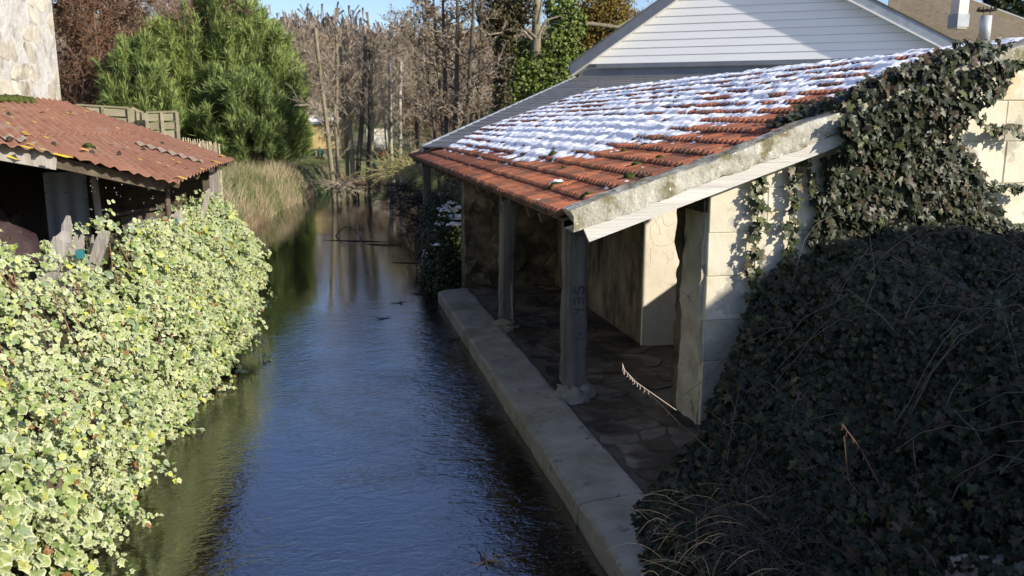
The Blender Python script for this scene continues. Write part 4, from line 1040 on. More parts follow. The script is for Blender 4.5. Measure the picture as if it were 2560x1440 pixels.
for (a_, b_, y, w_, label) in [((118, 690), (162, 585), 7.75, .13, 'broad split weathered stake leaning out of the ivy'), ((158, 660), (170, 545), 7.9, .075, 'tall sawn grey post behind the split stake'), ((172, 650), (175, 590), 7.95, .04, 'narrow pale stake beside the tall grey post'),
                              ((182, 650), (190, 592), 8.0, .05, 'middle pointed stake of the close cluster'), ((196, 650), (205, 592), 8.05, .055, 'right hand stake of the close cluster above the teal board'), ((228, 640), (232, 592), 8.9, .035, 'thin dark stake standing alone in the ivy'),
                              ((228, 665), (255, 582), 8.6, .065, 'slanting stake of the pair before the shed pole'), ((250, 640), (270, 583), 8.7, .055, 'shorter round topped stake of the pair'), ((318, 610), (325, 590), 9.6, .05, 'weathered stub half buried in ivy before the grey sheet'),
                              ((425, 590), (448, 530), 11.6, .12, 'wide grey plank stub beside the teal frame'), ((455, 590), (462, 545), 11.7, .07, 'leaning grey stake next to the wide plank stub'), ((505, 545), (522, 475), 13.4, .07, 'split grey stake below the reed screen')]:
    p, q = ony(*a_, y), ony(*b_, y); mb = MB(); d = (q - p) / np.linalg.norm(q - p)
    mb.bar(p - d * .45, q - d * .05, w_, w_ * .55, (0, -1, .2)); mb.bar(q - d * .052, q + d * .02, w_ * .85, w_ * .5, (0, -1, .2), .45)
    tag(mb.build('stake', M['graywood'], None, False, p), label, 'stake', 'old stakes sticking out of the ivy')
teal = surf('teal_paint', (.015, .12, .13), (.03, .20, .20), 6, .6, .2)
p = ony(193, 628, 7.8); tag(MB().box(p + np.array([-.01, -.02, -.06]), p + np.array([.045, .05, .01]), .004).build('teal_block', teal, None, False, p), 'small teal painted board end in the ivy', 'board')
p, q = ony(420, 585, 11.3), ony(436, 545, 11.3); tag(MB().bar(p, q, .08, .02, (0, -1, .3)).build('teal_board', teal, None, False, p), 'leaning teal painted board at the end of the shed', 'board')
p, q = ony(408, 585, 11.4), ony(432, 537, 11.4); tag(MB().bar(p, q, .03, .03, (0, -1, .2)).build('cane', M['reed'], None, False, p), 'pale bamboo cane leaning beside the teal board', 'cane')
# meltwater dripping from the sheets
tb = MB()
ico = [(0, 0, 1), (.9, 0, .3), (.28, .85, .3), (-.72, .53, .3), (-.72, -.53, .3), (.28, -.85, .3), (0, 0, -1)]
for k in range(40):
    px, py = rnd.uniform(225, 470), 0; top = np.interp(px, [145, 430, 575], [398, 462, 405]); py = top + rnd.uniform(8, 110)
    c = ony(px, py, np.interp(px, [145, 430, 470], [9.1, 9.95, 11])) ; r = rnd.uniform(.003, .0055)
    tb.add([c + r * np.array(v) * np.array([1, 1, 1.7]) for v in ico], [(0, 1, 2), (0, 2, 3), (0, 3, 4), (0, 4, 5), (0, 5, 1), (6, 2, 1), (6, 3, 2), (6, 4, 3), (6, 5, 4), (6, 1, 5)])
dm, nt, b = nodes('water_drop'); b.inputs['Base Color'].default_value = (.8, .85, .9, 1); b.inputs['Roughness'].default_value = .05; b.inputs['IOR'].default_value = 1.33; b.inputs['Transmission Weight'].default_value = .6
tag(tb.build('meltwater_drops', dm, None, True), 'drops of meltwater falling from the corrugated shed roof', 'water drops', kind='stuff')

# tall rubble wall the shed leans on
twr = empty('stone_gable', (-4.4, 11, 1), 'tall whitish rubble stone gable end above the red corrugated roof', 'building')
M['rubble_white'] = surf('limewashed_rubble', (.42, .40, .35), (.62, .60, .55), 3.6, .95, 1.0, 9, c3=(.27, .245, .19), c3scale=2.4, c3at=.6, bdist=.04)
M['rubble_stone'] = surf('rubble_stone', (.40, .36, .27), (.64, .59, .47), 3.4, .95, .8, 11, rand=.22, bdist=.03, c3=(.22, .20, .15), c3scale=1.4, c3at=.6)
rubble('wall', (-4.36, 5.0, 1.0), (0, 1, 0), (1, 0, 0), 11.0, 7.5, M['rubble_white'], M['rubble_white'], twr, (.9, .7), 12, .02, .0, .6)
rb = rubble('stone_facing', (-4.352, 12.3, 3.55), (0, 1, 0), (1, 0, 0), 3.7, 3.3, M['rubble_white'], M['rubble_stone'], twr, (.40, .27), 14, .013, .5, .02, relief=(.1, 1.0))
MB().box((-9, 4.9, 1.0), (-4.97, 16.0, 8.2)).build('house_body', M['rubble_white'], twr)

# reed screen, larch panels
rs = empty('reed_screen', (-2.2, 16.3, 1.2), 'pale reed screen standing at the far corner of the shed', 'screen')
tb = TB(); xa, xb = ony(455, 360, 16.35)[0], ony(549, 360, 16.35)[0]
for k in range(70):
    x = xa + (xb - xa) * k / 69 + rnd.uniform(-.004, .004); y = 16.3 + rnd.uniform(-.015, .015) + .25 * (k / 69) ** 2 * 0
    tz = 3.22 + rnd.uniform(-.06, .03) - .10 * k / 69
    tb.add(np.array([(x, y, .9), (x + rnd.uniform(-.02, .02), y + rnd.uniform(-.01, .01), tz)]), [.0085, .0065], 5)
tag(tb.build('reeds', M['reed'], rs), kind='stuff')
for z in (1.5, 2.2, 2.9): MB().bar((xa, 16.28, z), (xb, 16.28, z), .012, .012).build('binding_wire', M['twigdark'], rs)
def panel(pa, pb, h, y, rows_, label, tilt=0.0):
    A_, B_ = ony(*pa, y), ony(*pb, y); root = empty('larch_panel', tuple(A_ - np.array([0, 0, h])), label, 'fence panel', 'woven larch panels behind the shed')
    for k in range(rows_):
        z0 = -h * k / rows_ - .02; z1 = -h * (k + 1) / rows_ + .012
        MB().prism([A_ + np.array([0, .02 * (k % 2), z0]), B_ + np.array([0, .02 * ((k + 1) % 2), z0]), B_ + np.array([0, .02 * ((k + 1) % 2), z1]), A_ + np.array([0, .02 * (k % 2), z1])], (0, .012, 0)).build('slat', M['fencewood'], root)
    for t in (0, .5, 1):
        c = A_ + (B_ - A_) * t; MB().box((c[0] - .025, c[1] - .03, c[2] - h), (c[0] + .025, c[1] + .035, c[2] + .01)).build('batten', M['fencewood'], root)
    MB().prism([A_ + np.array([0, -.01, .0]), B_ + np.array([0, -.01, 0]), B_ + np.array([0, -.01, .035]), A_ + np.array([0, -.01, .035])], (0, .05, 0)).build('top_rail', M['fencewood'], root)
panel((190, 264), (322, 272), 2.3, 18.0, 14, 'weathered larch panel nearest the stone gable')
panel((330, 272), (358, 284), 2.2, 18.1, 13, 'narrow larch panel in the gap between two panels')
panel((366, 283), (442, 281), 2.1, 17.8, 13, 'leaning pale larch panel next to the conifer hedge')

# ------------------------------------------------------------------ conifer hedge
SPR = np.array([(0, 0, 0), (.05, .45, .0), (-.05, .5, .0), (0, 1.1, -.05), (0, .4, .05)], float)
SPF = np.array([(0, 1, 4), (4, 1, 3), (4, 3, 2), (4, 2, 0)])
def conifer(px, ptop, wpx, y, label, seed, n=9000, tint=(0, 0, 0)):
    n = int(n * 2.2)
    rg = np.random.default_rng(seed)
    T = ony(px, ptop, y); base = np.array([T[0], y, float(gz(np.array(T[0]), np.array(y))) - .05]); H_ = T[2] - base[2]; w = wpx * y / F_PX / 2
    root = empty('conifer', tuple(base), label, 'conifer', 'conifers of the tall hedge')
    tb = TB(); tb.add(np.array([base, base + np.array([0, 0, H_ * .9])]), [.09, .02], 7)
    for k in range(40):
        h = rg.uniform(.05, .85) * H_; a_ = rg.uniform(0, 6.28); r = w * (1 - (h / H_) ** 2.2) ** .6 * .75
        tb.add(np.array([base + np.array([0, 0, h]), base + np.array([math.cos(a_) * r, math.sin(a_) * r, h + r * .9])]), [.02, .006], 4)
    tb.build('trunk', M['barkdark'], root)
    npl = 190; ha = rg.uniform(0, 1, npl) ** .85; aa = rg.uniform(0, 2 * math.pi, npl)
    prof = (1 - np.clip(ha, 0, 1) ** 3.4) ** .6 * (.80 + .2 * np.sin(np.clip(ha * 3, 0, 1.57)))
    rp = w * prof * rg.uniform(.55, .95, npl)
    outp = np.stack([np.cos(aa), np.sin(aa), np.zeros(npl)], 1)
    C0 = base + outp * rp[:, None] + np.array([0, 0, 1]) * (ha * H_ * .88)[:, None]
    ax = outp * rg.uniform(.08, .45, (npl, 1)) + np.array([0, 0, 1.0]) + rg.normal(0, .15, (npl, 3)); ax /= np.linalg.norm(ax, axis=1)[:, None]
    pl = H_ * rg.uniform(.10, .22, npl)
    ip = rg.integers(0, npl, n); tq = rg.random(n) ** .8
    rad_ = pl[ip] * .27 * (1 - tq ** 1.5) ** .7 * np.sqrt(rg.random(n)); dv = rg.normal(size=(n, 3)); dv /= np.linalg.norm(dv, axis=1)[:, None]
    P = C0[ip] + ax[ip] * (pl[ip] * tq)[:, None] + dv * rad_[:, None]
    tip = ax[ip] + dv * .22 + rg.normal(0, .13, (n, 3)); nn = dv + rg.normal(0, .5, (n, 3))
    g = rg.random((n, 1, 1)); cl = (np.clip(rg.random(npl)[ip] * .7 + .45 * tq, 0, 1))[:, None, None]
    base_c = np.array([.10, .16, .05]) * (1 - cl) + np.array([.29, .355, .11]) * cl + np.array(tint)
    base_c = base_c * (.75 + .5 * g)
    c = np.repeat(base_c, len(SPR), 1); c[:, 3] *= 1.3; c[:, 0] *= .8
    c = np.where((rg.random((n, 1, 1)) < .04), np.array([.16, .105, .045]), c)
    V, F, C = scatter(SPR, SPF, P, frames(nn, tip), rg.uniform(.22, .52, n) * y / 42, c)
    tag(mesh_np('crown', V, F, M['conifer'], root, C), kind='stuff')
conifer(335, 105, 165, 36.5, 'leftmost conifer of the hedge, beside the brown thicket', 1)
conifer(415, 70, 190, 42.0, 'broad yellow tipped conifer above the leaning larch panel', 2, 10000, (.03, .025, 0))
conifer(543, -12, 210, 42.5, 'tallest pointed conifer of the hedge', 3, 13000)
conifer(605, 8, 150, 44, 'conifer with twin pointed tops right of the tallest one', 4, 9500)
conifer(652, 70, 160, 42.2, 'rounded conifer near the stream end of the hedge', 5, 11000, (.012, .012, 0))
conifer(696, 130, 105, 44, 'last conifer of the hedge overlooking the stream', 6, 9000, (.01, .008, 0))
conifer(600, 180, 230, 40.6, 'low spreading conifer foliage in front of the hedge', 7, 9500, (-.004, .0, .006))
conifer(742, 285, 60, 48, 'small yellowish conifer bush beside the tan shed', 8, 2200, (.03, .03, 0))

# ------------------------------------------------------------------ bare trees
def grow(rng, base, H_, r0, lean=(0, 0), limbs=12, sub=6, tw=5, up=.75, lo=.25, spread=.42, twr=.012, topcut=False, curve=.03):
    """trunk polylines and twig polylines of a leafless tree (local, base at origin)"""
    trunk, twigs = [], []
    k = 9; t = np.linspace(0, 1, k)
    P = np.stack([lean[0] * t + curve * H_ * np.sin(t * 4 + rng.uniform(0, 6)) * t * .4, lean[1] * t + curve * H_ * np.cos(t * 3 + rng.uniform(0, 6)) * t * .4, H_ * t], 1)
    rr = r0 * (1 - .75 * t) if not topcut else r0 * (1 - .35 * t); rr[0] *= 1.3
    trunk.append((P, rr, 8))
    def pt(q): return np.array([np.interp(q, t, P[:, c]) for c in range(3)])
    for i in range(limbs):
        q = rng.uniform(lo, .98); a_ = rng.uniform(0, 6.283); L_ = H_ * spread * (1.15 - q * .8) * rng.uniform(.6, 1.2)
        d = np.array([math.cos(a_), math.sin(a_), up * rng.uniform(.5, 1.5)]); d /= np.linalg.norm(d)
        s = pt(q); m = s + d * L_ * .5 + rng.normal(0, .05 * L_, 3); e = s + d * L_ + np.array([0, 0, .12 * L_]) + rng.normal(0, .08 * L_, 3)
        lr_ = r0 * .33 * (1.1 - q * .7) if not topcut else .02
        trunk.append((np.array([s, m, e]), [lr_, lr_ * .65, lr_ * .25], 5))
        for j in range(sub):
            q2 = rng.uniform(.2, 1); s2 = s + (e - s) * q2; d2 = d + rng.normal(0, .65, 3); d2[2] += .15; d2 /= np.linalg.norm(d2); l2 = L_ * .42 * rng.uniform(.5, 1.2)
            e2 = s2 + d2 * l2; twigs.append((np.array([s2, s2 + d2 * l2 * .5 + rng.normal(0, .05 * l2, 3), e2]), [twr * 1.5, twr * 1.1, twr * .6], 3))
            for h in range(tw):
                q3 = rng.uniform(.15, 1); s3 = s2 + (e2 - s2) * q3; d3 = d2 + rng.normal(0, .6, 3); d3 /= np.linalg.norm(d3)
                twigs.append((np.array([s3, s3 + d3 * l2 * rng.uniform(.25, .6)]), [twr * .8, twr * .4], 3))
    return trunk, twigs
def tree_meshes(seed, H_, r0, tmat, cmat, leaves=0, leafcol=(.12, .075, .04), **kw):
    rng = np.random.default_rng(seed); tr, tw = grow(rng, (0, 0, 0), H_, r0, **kw); out = []
    for lst, nm, mt in ((tr, 'trunk', tmat), (tw, 'crown', cmat)):
        if not lst: continue
        b = TB()
        for p, r, n in lst: b.add(p, r, n)
        o = b.build(nm, M[mt], None); out.append(o)
    if leaves and tw:
        ends = np.concatenate([p for p, _, _ in tw]); idx = rng.integers(0, len(ends), leaves); P = ends[idx] + rng.normal(0, .05, (leaves, 3))
        TVq = np.array([(-.5, 0, 0), (.5, 0, 0), (.35, 1, 0), (-.35, 1, 0)]); TFq = np.array([(0, 1, 2), (0, 2, 3)])
        c = np.array(leafcol) * rng.uniform(.6, 1.4, (leaves, 1, 1)); c = np.repeat(c, 4, 1)
        V, F, C = scatter(TVq, TFq, P, frames(rng.normal(0, 1, (leaves, 3)), rng.normal(0, 1, (leaves, 3))), rng.uniform(.05, .11, leaves), c)
        o = mesh_np('withered_leaves', V, F, M['brownleaf'], None, C); o['kind'] = 'stuff'; out.append(o)
    return out
def plant(parts, loc, label, group, name='bare_tree', rz=0.0, s=1.0, first=False, cat='tree'):
    root = empty(name, tuple(loc), label, cat, group); root.rotation_euler = (0, 0, rz); root.scale = (s, s, s)
    for p in parts:
        if first: c = p
        else: c = p.copy(); COL.objects.link(c)
        c.parent = root; c.location = (0, 0, 0)
    return root
def gnd(x, y): return float(gz(np.array(float(x)), np.array(float(y)))) - .08

# stems of the cut alders at the bend (each a trunk on its own)
for k, (bx_, by_, tx_, ty_, y, r, mt, label) in enumerate([
        (836, 452, 793, 70, 37, .15, 'bark', 'tall pale cut trunk with a slight lean, left of the alder clump'), (845, 455, 836, 85, 37.3, .12, 'bark', 'slender pale trunk just right of the tallest cut trunk'),
        (850, 455, 838, 260, 37.4, .11, 'bark', 'short third trunk in the fork of the pale pair'), (868, 440, 855, 97, 39, .13, 'bark', 'thin grey trunk left of the forked alder stem'),
        (884, 450, 866, 105, 38.5, .16, 'bark', 'knotty mottled alder trunk in the middle of the clump'), (886, 450, 914, 90, 38.4, .17, 'barkdark', 'dark alder trunk leaning outward from the clump'),
        (912, 448, 930, 100, 38.8, .15, 'barkdark', 'dark straight trunk behind the leaning alder trunk'), (918, 450, 941, 107, 38.0, .13, 'bark', 'mossy sunlit trunk at the edge of the alder clump'),
        (985, 432, 968, 140, 39.5, .14, 'birch', 'white patched trunk of the birch pair, thicker one'), (997, 430, 1004, 150, 39.8, .14, 'birch', 'white patched trunk of the birch pair, straighter one'),
        (975, 300, 955, 210, 39.6, .07, 'birch', 'thin crooked side stem beside the birch pair')]):
    B = ony(bx_, by_, y); T = ony(tx_, ty_, y); g0 = gnd(B[0], y); g0 = min(g0, B[2]); H_ = T[2] - g0
    parts = tree_meshes(400 + k, H_, r * .72, mt, 'twig', lean=(T[0] - B[0], rnd.uniform(-.3, .3)), limbs=16 if k not in (2, 10) else 6, sub=6, tw=5, lo=.42, spread=.24, twr=.012, topcut=True, up=.7, curve=.03)
    plant(parts, (B[0], y, g0), label, 'cut trunks at the bend of the stream', 'cut_trunk', first=True)
# tall thin trees right of the bend
for k, (bx_, tx_, y, r, label) in enumerate([(1118, 1078, 36, .10, 'leftmost of the tall thin dark trees'), (1118, 1107, 35, .13, 'tall thin tree with the sunlit foot'), (1137, 1143, 34.5, .15, 'straight dark thin tree, thickest of the row'),
                                             (1152, 1192, 34, .13, 'dark thin tree leaning to the house'), (1185, 1210, 36, .11, 'last thin tree before the ivy clad one'), (1098, 1050, 40, .08, 'wispy thin tree behind the row')]):
    B = ony(bx_, 330, y); g0 = gnd(B[0], y); T = ony(tx_, -60, y); H_ = (T[2] - g0) * 1.12
    parts = tree_meshes(450 + k, H_, r, 'barkdark', 'twig', 500, lean=((T[0] - B[0]) * 1.1, 0), limbs=24, sub=6, tw=5, lo=.25, spread=.2, twr=.012, up=.55, curve=.012)
    plant(parts, (B[0], y, g0), label, 'tall thin trees by the stream', 'thin_tree', first=True)
# the brown thicket behind the stone gable
for k, (px, top, y, label) in enumerate([(150, -40, 38, 'reddish brown leafless bush behind the gable corner'), (225, -20, 40, 'dense brown leafless bush in the middle of the thicket'), (290, -30, 44, 'brown leafless bush against the conifer hedge')]):
    T = ony(px, top, y); g0 = gnd(T[0], y)
    parts = tree_meshes(480 + k, T[2] - g0, .07, 'twigred', 'twigred', 5200, (.15, .085, .05), limbs=50, sub=10, tw=6, lo=.02, spread=.34, twr=.014, up=1.2)
    plant(parts, (T[0], y, g0), label, 'brown thicket behind the gable', 'leafless_bush', first=True, cat='bush')
# trees of the wood behind: a few shapes, many trees
shapes = []
for k in range(5):
    shapes.append(tree_meshes(500 + k, 13 + k, .16 + .02 * k, 'barkdark' if k % 2 else 'bark', 'twig' if k != 2 else 'twigred', 3600 if k != 3 else 5200, (.31, .235, .16) if k != 3 else (.32, .22, .12),
                              limbs=30, sub=9, tw=8, lo=.12, spread=.36, twr=.019, up=.9))
usedshape = set(); WR = random.Random(12)
spots = []
for row, (y, n, x0, x1) in enumerate([(46, 7, -13, 16), (54, 10, -16, 20), (63, 13, -20, 24), (75, 16, -24, 30), (90, 20, -30, 36)]):
    for i in range(n): spots.append((x0 + (x1 - x0) * (i + WR.uniform(.15, .85)) / n, y + WR.uniform(-3, 3)))
for x, y in spots:
    if pw(y, LB) - .5 < x < pw(y, RB) + .5: continue
    if (y < 60 and -.13 < x / y < .17) or (y < 52 and x > 2): continue
    k = WR.randrange(5); s = WR.uniform(.62, .95)
    if -6 < x / y * 44 < 3.5: s *= .8
    if y > 60: s *= WR.uniform(.8, 1.05)
    plant(shapes[k], (x, y, gnd(x, y)), 'leafless brown tree in the wood beyond the stream', 'trees of the wood behind', 'bare_tree', WR.uniform(0, 6.28), s, k not in usedshape); usedshape.add(k)
for k in range(5):
    if k not in usedshape:
        for p in shapes[k]: bpy.data.objects.remove(p)
# the hillside wood far behind, one mass
rw = np.random.default_rng(99); n = 46000; wx = rw.uniform(-55, 62, n); wy = rw.uniform(98, 150, n); wz = gz(wx, wy) + 8.5 * rw.random(n) ** 1.1 * (.25 + 1.1 * fbm(wx * .45, wy * .2, 8, 3))
TVq = np.array([(-.5, 0, 0), (.5, 0, 0), (.08, 1, .1), (-.08, 1, -.1)]); TVq[:, 0] *= .055; TFq = np.array([(0, 1, 2), (0, 2, 3)])
c = np.repeat(np.array([.25, .20, .155]) * rw.uniform(.55, 1.4, (n, 1, 1)), 4, 1)
V, F, C = scatter(TVq, TFq, np.stack([wx, wy, wz], 1), frames(rw.normal(0, 1, (n, 3)) * np.array([1, 1, .2]), rw.normal(0, .6, (n, 3)) + np.array([0, 0, 1])), rw.uniform(.8, 2.4, n), c)
tag(mesh_np('far_wood', V, F, M['brownleaf'], None, C), 'leafless brown wood on the rise far behind', 'wood', kind='stuff')
# low brush under the wood
brush = tree_meshes(560, 2.6, .03, 'twig', 'twig', 900, (.16, .11, .06), limbs=26, sub=8, tw=5, lo=.02, spread=.5, twr=.009, up=1.0)
ivb = 0
for i in range(70):
    y = WR.uniform(40, 72); x = WR.uniform(-12, 18)
    if pw(y, LB) - .8 < x < pw(y, RB) + .8 or (y < 62 and -.07 < x / y < .10): continue
    plant(brush, (x, y, gnd(x, y)), 'low leafless brush among the far trees', 'brush under the wood', 'brush', WR.uniform(0, 6.28), WR.uniform(.7, 1.4), ivb == 0, 'brush'); ivb += 1

# ivy clad tree and the withered cypress
OV = np.array([(0, 0, 0), (.4, .35, .05), (-.4, .35, .05), (.3, .8, 0), (-.3, .8, 0), (0, 1.1, -.08), (0, .45, .1)]); OF = np.array([(0, 1, 6), (6, 1, 3), (6, 3, 5), (6, 5, 4), (6, 4, 2), (6, 2, 0)])
def clumps(root, lumps_, n, cols, size, seed, mat='ivyleaf', name='crown'):
    rng = np.random.default_rng(seed); P = []; O = []
    w = np.array([l[1][0] * l[1][1] for l in lumps_]); w = w / w.sum()
    for (c, r), q in zip(lumps_, w):
        m = int(n * q); d = rng.normal(size=(m, 3)); d /= np.linalg.norm(d, axis=1)[:, None]
        rr = rng.uniform(.55, 1.08, m)[:, None] * (.75 + .5 * fbm(d[:, 0] * 3 + c[0], d[:, 2] * 3 + d[:, 1] * 2, seed, 3))[:, None]
        P.append(np.array(c) + d * np.array([r[0], r[0], r[1]]) * rr); O.append(d)
    P = np.concatenate(P); O = np.concatenate(O); n = len(P)
    g = rng.random((n, 1, 1)); c = np.array(cols[0]) * (1 - g) + np.array(cols[1]) * g; c = np.repeat(c, len(OV), 1)
    V, F, C = scatter(OV, OF, P, frames(O + rng.normal(0, .6, (n, 3)) + np.array([0, 0, .3]), np.array([0, 0, -.6]) + rng.normal(0, .6, (n, 3))), rng.uniform(*size, n), c)
    return tag(mesh_np(name, V, F, M[mat], root, C), kind='stuff')
Yt = 45
def P45(px, py, y=Yt): return ony(px, py, y)
B = P45(1335, 330); g0 = gnd(B[0], Yt); itree = empty('ivy_clad_tree', (B[0], Yt, g0), 'broken trunk tree thickly clad in bright green ivy', 'tree')
tb = TB(); tb.add(np.array([(B[0], Yt, g0), tuple(P45(1340, 100)), tuple(P45(1342, -40))]), [.35, .26, .18], 9)
for pts in ([(1340, 95), (1300, 60), (1285, 35)], [(1345, 95), (1365, 50), (1400, 40), (1420, 48)], [(1345, 60), (1352, 20), (1358, -30)], [(1330, 100), (1310, 80), (1290, 75)]): tb.add(np.array([P45(a_, b_, Yt - 1.6) for a_, b_ in pts]), [.09, .06, .03, .02][:len(pts)], 5)
tb.build('trunk', M['bark'], itree)
L_ = [(P45(*q, Yt + dy), (rx, rz)) for q, dy, rx, rz in [((1300, 230), 0, 1.2, 1.3), ((1360, 250), -.5, 1.5, 1.4), ((1400, 200), 0, 1.3, 1.2), ((1270, 300), -.5, 1.1, 1.2), ((1340, 170), 0, 1.0, 1.0), ((1390, 120), .6, 1.1, 1.2), ((1420, 60), 1, 1.0, 1.2), ((1400, 10), 1, 1.0, 1.0), ((1310, 130), 1, .8, .9),
                                                       ((1220, 330), -1, .9, .8), ((1270, 20), 1.4, .9, 1.4), ((1260, 110), 1.4, .6, 1.2), ((1430, 150), .5, 1.0, 1.1), ((1190, 320), -6, .7, .5), ((1350, 320), -1, 1.5, 1.0), ((1420, 260), 0, 1.2, 1.2)]]
clumps(itree, L_, 20000, [(.045, .08, .014), (.19, .23, .05)], (.10, .21), 71)
dk = empty('ivy_clad_tree', tuple(P45(1255, 330, 43)), 'dark trunk wrapped in brownish ivy beside the thin trees', 'tree')
tb = TB(); tb.add(np.array([P45(1253, 340, 43), P45(1257, 150, 43), P45(1265, -40, 43)]), [.3, .22, .12], 8); tb.build('trunk', M['barkdark'], dk)
clumps(dk, [(P45(q, p, 43), (.5 + .35 * (p < 100), .9)) for q, p in [(1253, 290), (1255, 230), (1257, 170), (1260, 110), (1268, 50), (1275, 0), (1240, 60), (1300, 20), (1225, 20)]], 5200, [(.022, .026, .010), (.085, .065, .028)], (.10, .2), 72)
cy = empty('withered_cypress', tuple(P45(1500, 330, 47)), 'withered golden brown cypress behind the white house', 'tree')
tb = TB(); tb.add(np.array([P45(1490, 330, 47), P45(1500, 100, 47), P45(1505, -60, 47)]), [.25, .2, .08], 7); tb.add(np.array([P45(1400, 58, 46), P45(1480, 60, 46), P45(1545, 68, 46), P45(1580, 45, 46)]), [.06, .12, .1, .05], 6); tb.build('trunk', M['bark'], cy)
clumps(cy, [(P45(q, p, 47 + d), (rx, rz)) for q, p, d, rx, rz in [(1480, 130, 0, .9, 1.5), (1520, 60, 0, 1.1, 1.5), (1545, 20, .5, .9, 1.2), (1490, 10, .3, 1.1, 1.5), (1470, 60, 0, .8, 1.3), (1510, 150, 0, 1.1, 1.0), (1445, 170, .5, .9, 1.0), (1560, 70, 0, .5, .6)]], 7000, [(.10, .075, .015), (.26, .18, .035)], (.10, .2), 73, 'conifer')

# ------------------------------------------------------------------ the white boarded house
KH = 1.45
u_ = ray(-5000, 305); u_ /= np.linalg.norm(u_); u_ = -np.array([u_[0], u_[1], 0])      # to the right along the gable
nh = np.array([u_[1], -u_[0], 0.0]); nh = nh if nh[1] < 0 else -nh                     # outward
W0 = np.array([8.5, 22, 0]) * KH
def onh(px, py, off=0.0):
    d = ray(px, py); t = ((W0 + nh * off - CAMP) @ nh) / (d @ nh); return CAMP + t * d
def HU(u, z, off=0.0): return W0 + u_ * u + nh * off + np.array([0, 0, z])
def huv(px, py, off=0.0): P = onh(px, py, off); return (P - W0) @ u_, P[2]
OH = .40
hs = empty('white_house', tuple(HU(3, 1.2)), 'white boarded gable house with grey fascias and brown roof behind the wash house', 'house')
a0 = huv(1425, 190, OH); a1 = huv(1690, 0, OH); sL = (a1[1] - a0[1]) / (a1[0] - a0[0])
b0 = huv(2120, 0, OH); b1 = huv(2350, 118, OH); sR = (b1[1] - b0[1]) / (b1[0] - b0[0])
up_ = (b0[1] - a0[1] + sL * a0[0] - sR * b0[0]) / (sL - sR); zp = a0[1] + sL * (up_ - a0[0])       # apex of the soffit edge
uL = a0[0]; uR = uL + (up_ - uL) + (zp - a0[1]) / -sR
zE = a0[1]
# boards
gb0 = huv(1500, 160)[1]; bw = huv(1800, 96.5)[1] - huv(1800, 116)[1]
k = 0; z = gb0 - .0
lineL = lambda p, off=0: None
while z < zp + .3:
    poly = [(uL - .5, z + .004), (uR + .5, z + .004), (uR + .5, z + bw - .006), (uL - .5, z + bw - .006)]
    poly = clipline(poly, -sL, 1, zE - sL * uL + .02); poly = clipline(poly, -sR, 1, zp - sR * up_ + .02)
    if len(poly) >= 3:
        mb = MB(); n = len(poly)
        fr_ = [HU(a_, b_, .012 + .016 * (1 - (b_ - z) / bw)) for a_, b_ in poly]; bk = [HU(a_, b_, -.02) for a_, b_ in poly]
        mb.add(fr_ + bk, [list(range(n))] + [(i, n + i, n + (i + 1) % n, (i + 1) % n) for i in range(n)]); mb.build('siding_board', M['siding'], hs)
    z += bw
MB().prism([HU(uL + .3, 1.0, -.03), HU(uR - .3, 1.0, -.03), HU(uR - .3, zE + .2, -.03), HU(up_, zp + .2, -.03), HU(uL + .3, zE + .2, -.03)], -nh * .15).build('wall', M['darkzinc'], hs)
# rakes: soffit, fascia, roof planes
LEN = 12.0
def rake(u0, z0, u1, z1, fas, name, fh):
    MB().prism([HU(u0, z0, -.03), HU(u1, z1, -.03), HU(u1, z1, OH), HU(u0, z0, OH)], (0, 0, .02)).build('soffit', M['soffit'], hs)
    MB().prism([HU(u0, z0, OH + .003), HU(u1, z1, OH + .003), HU(u1, z1 + fh, OH + .003), HU(u0, z0 + fh, OH + .003)], nh * .025).build('fascia', fas, hs)
fh = .42
rake(uL, zE, up_, zp, M['darkzinc'], 'fascia', fh); rake(uR, zE, up_, zp, M['zinc'], 'fascia', fh)
MB().prism([HU(uR, zE - .02, OH + .035), HU(up_, zp - .02, OH + .035), HU(up_, zp + .045, OH + .035), HU(uR, zE + .045, OH + .035)], nh * .02).build('drip_edge', M['soffit'], hs)
MB().prism([HU(uL - .02, zE + fh, OH + .05), HU(up_, zp + fh, OH + .05), HU(up_, zp + fh, -LEN), HU(uL - .02, zE + fh, -LEN)], (0, 0, .05)).build('roof_slope', M['slate'], hs)
MB().prism([HU(uR + .35, zE + fh - .2, OH + .05), HU(up_, zp + fh, OH + .05), HU(up_, zp + fh, -2.4), HU(uR + .35, zE + fh - .2, -2.4)], (0, 0, .05)).build('roof_slope', M['brownroof'], hs)
MB().prism([HU(uR + .35, zE + fh - .2, -2.42), HU(up_, zp + fh, -2.42), HU(up_, zp + fh + .1, -2.42), HU(uR + .35, zE + fh - .1, -2.42)], -nh * .08).build('verge_strip', M['zinc'], hs)
MB().prism([HU(uL - .02, 1.0, -.2), HU(uL + .2, 1.0, -.2), HU(uL + .2, zE + .3, -.2), HU(uL - .02 + .2, zE + .3, -.2)], -nh * 8).build('side_wall', M['cream'], hs)
gut = MB(); g1 = HU(uL - .08, zE + fh - .10, OH + .02); gut.tube([g1, g1 - nh * 8], .075, 8).build('gutter', M['darkzinc'], hs, True)
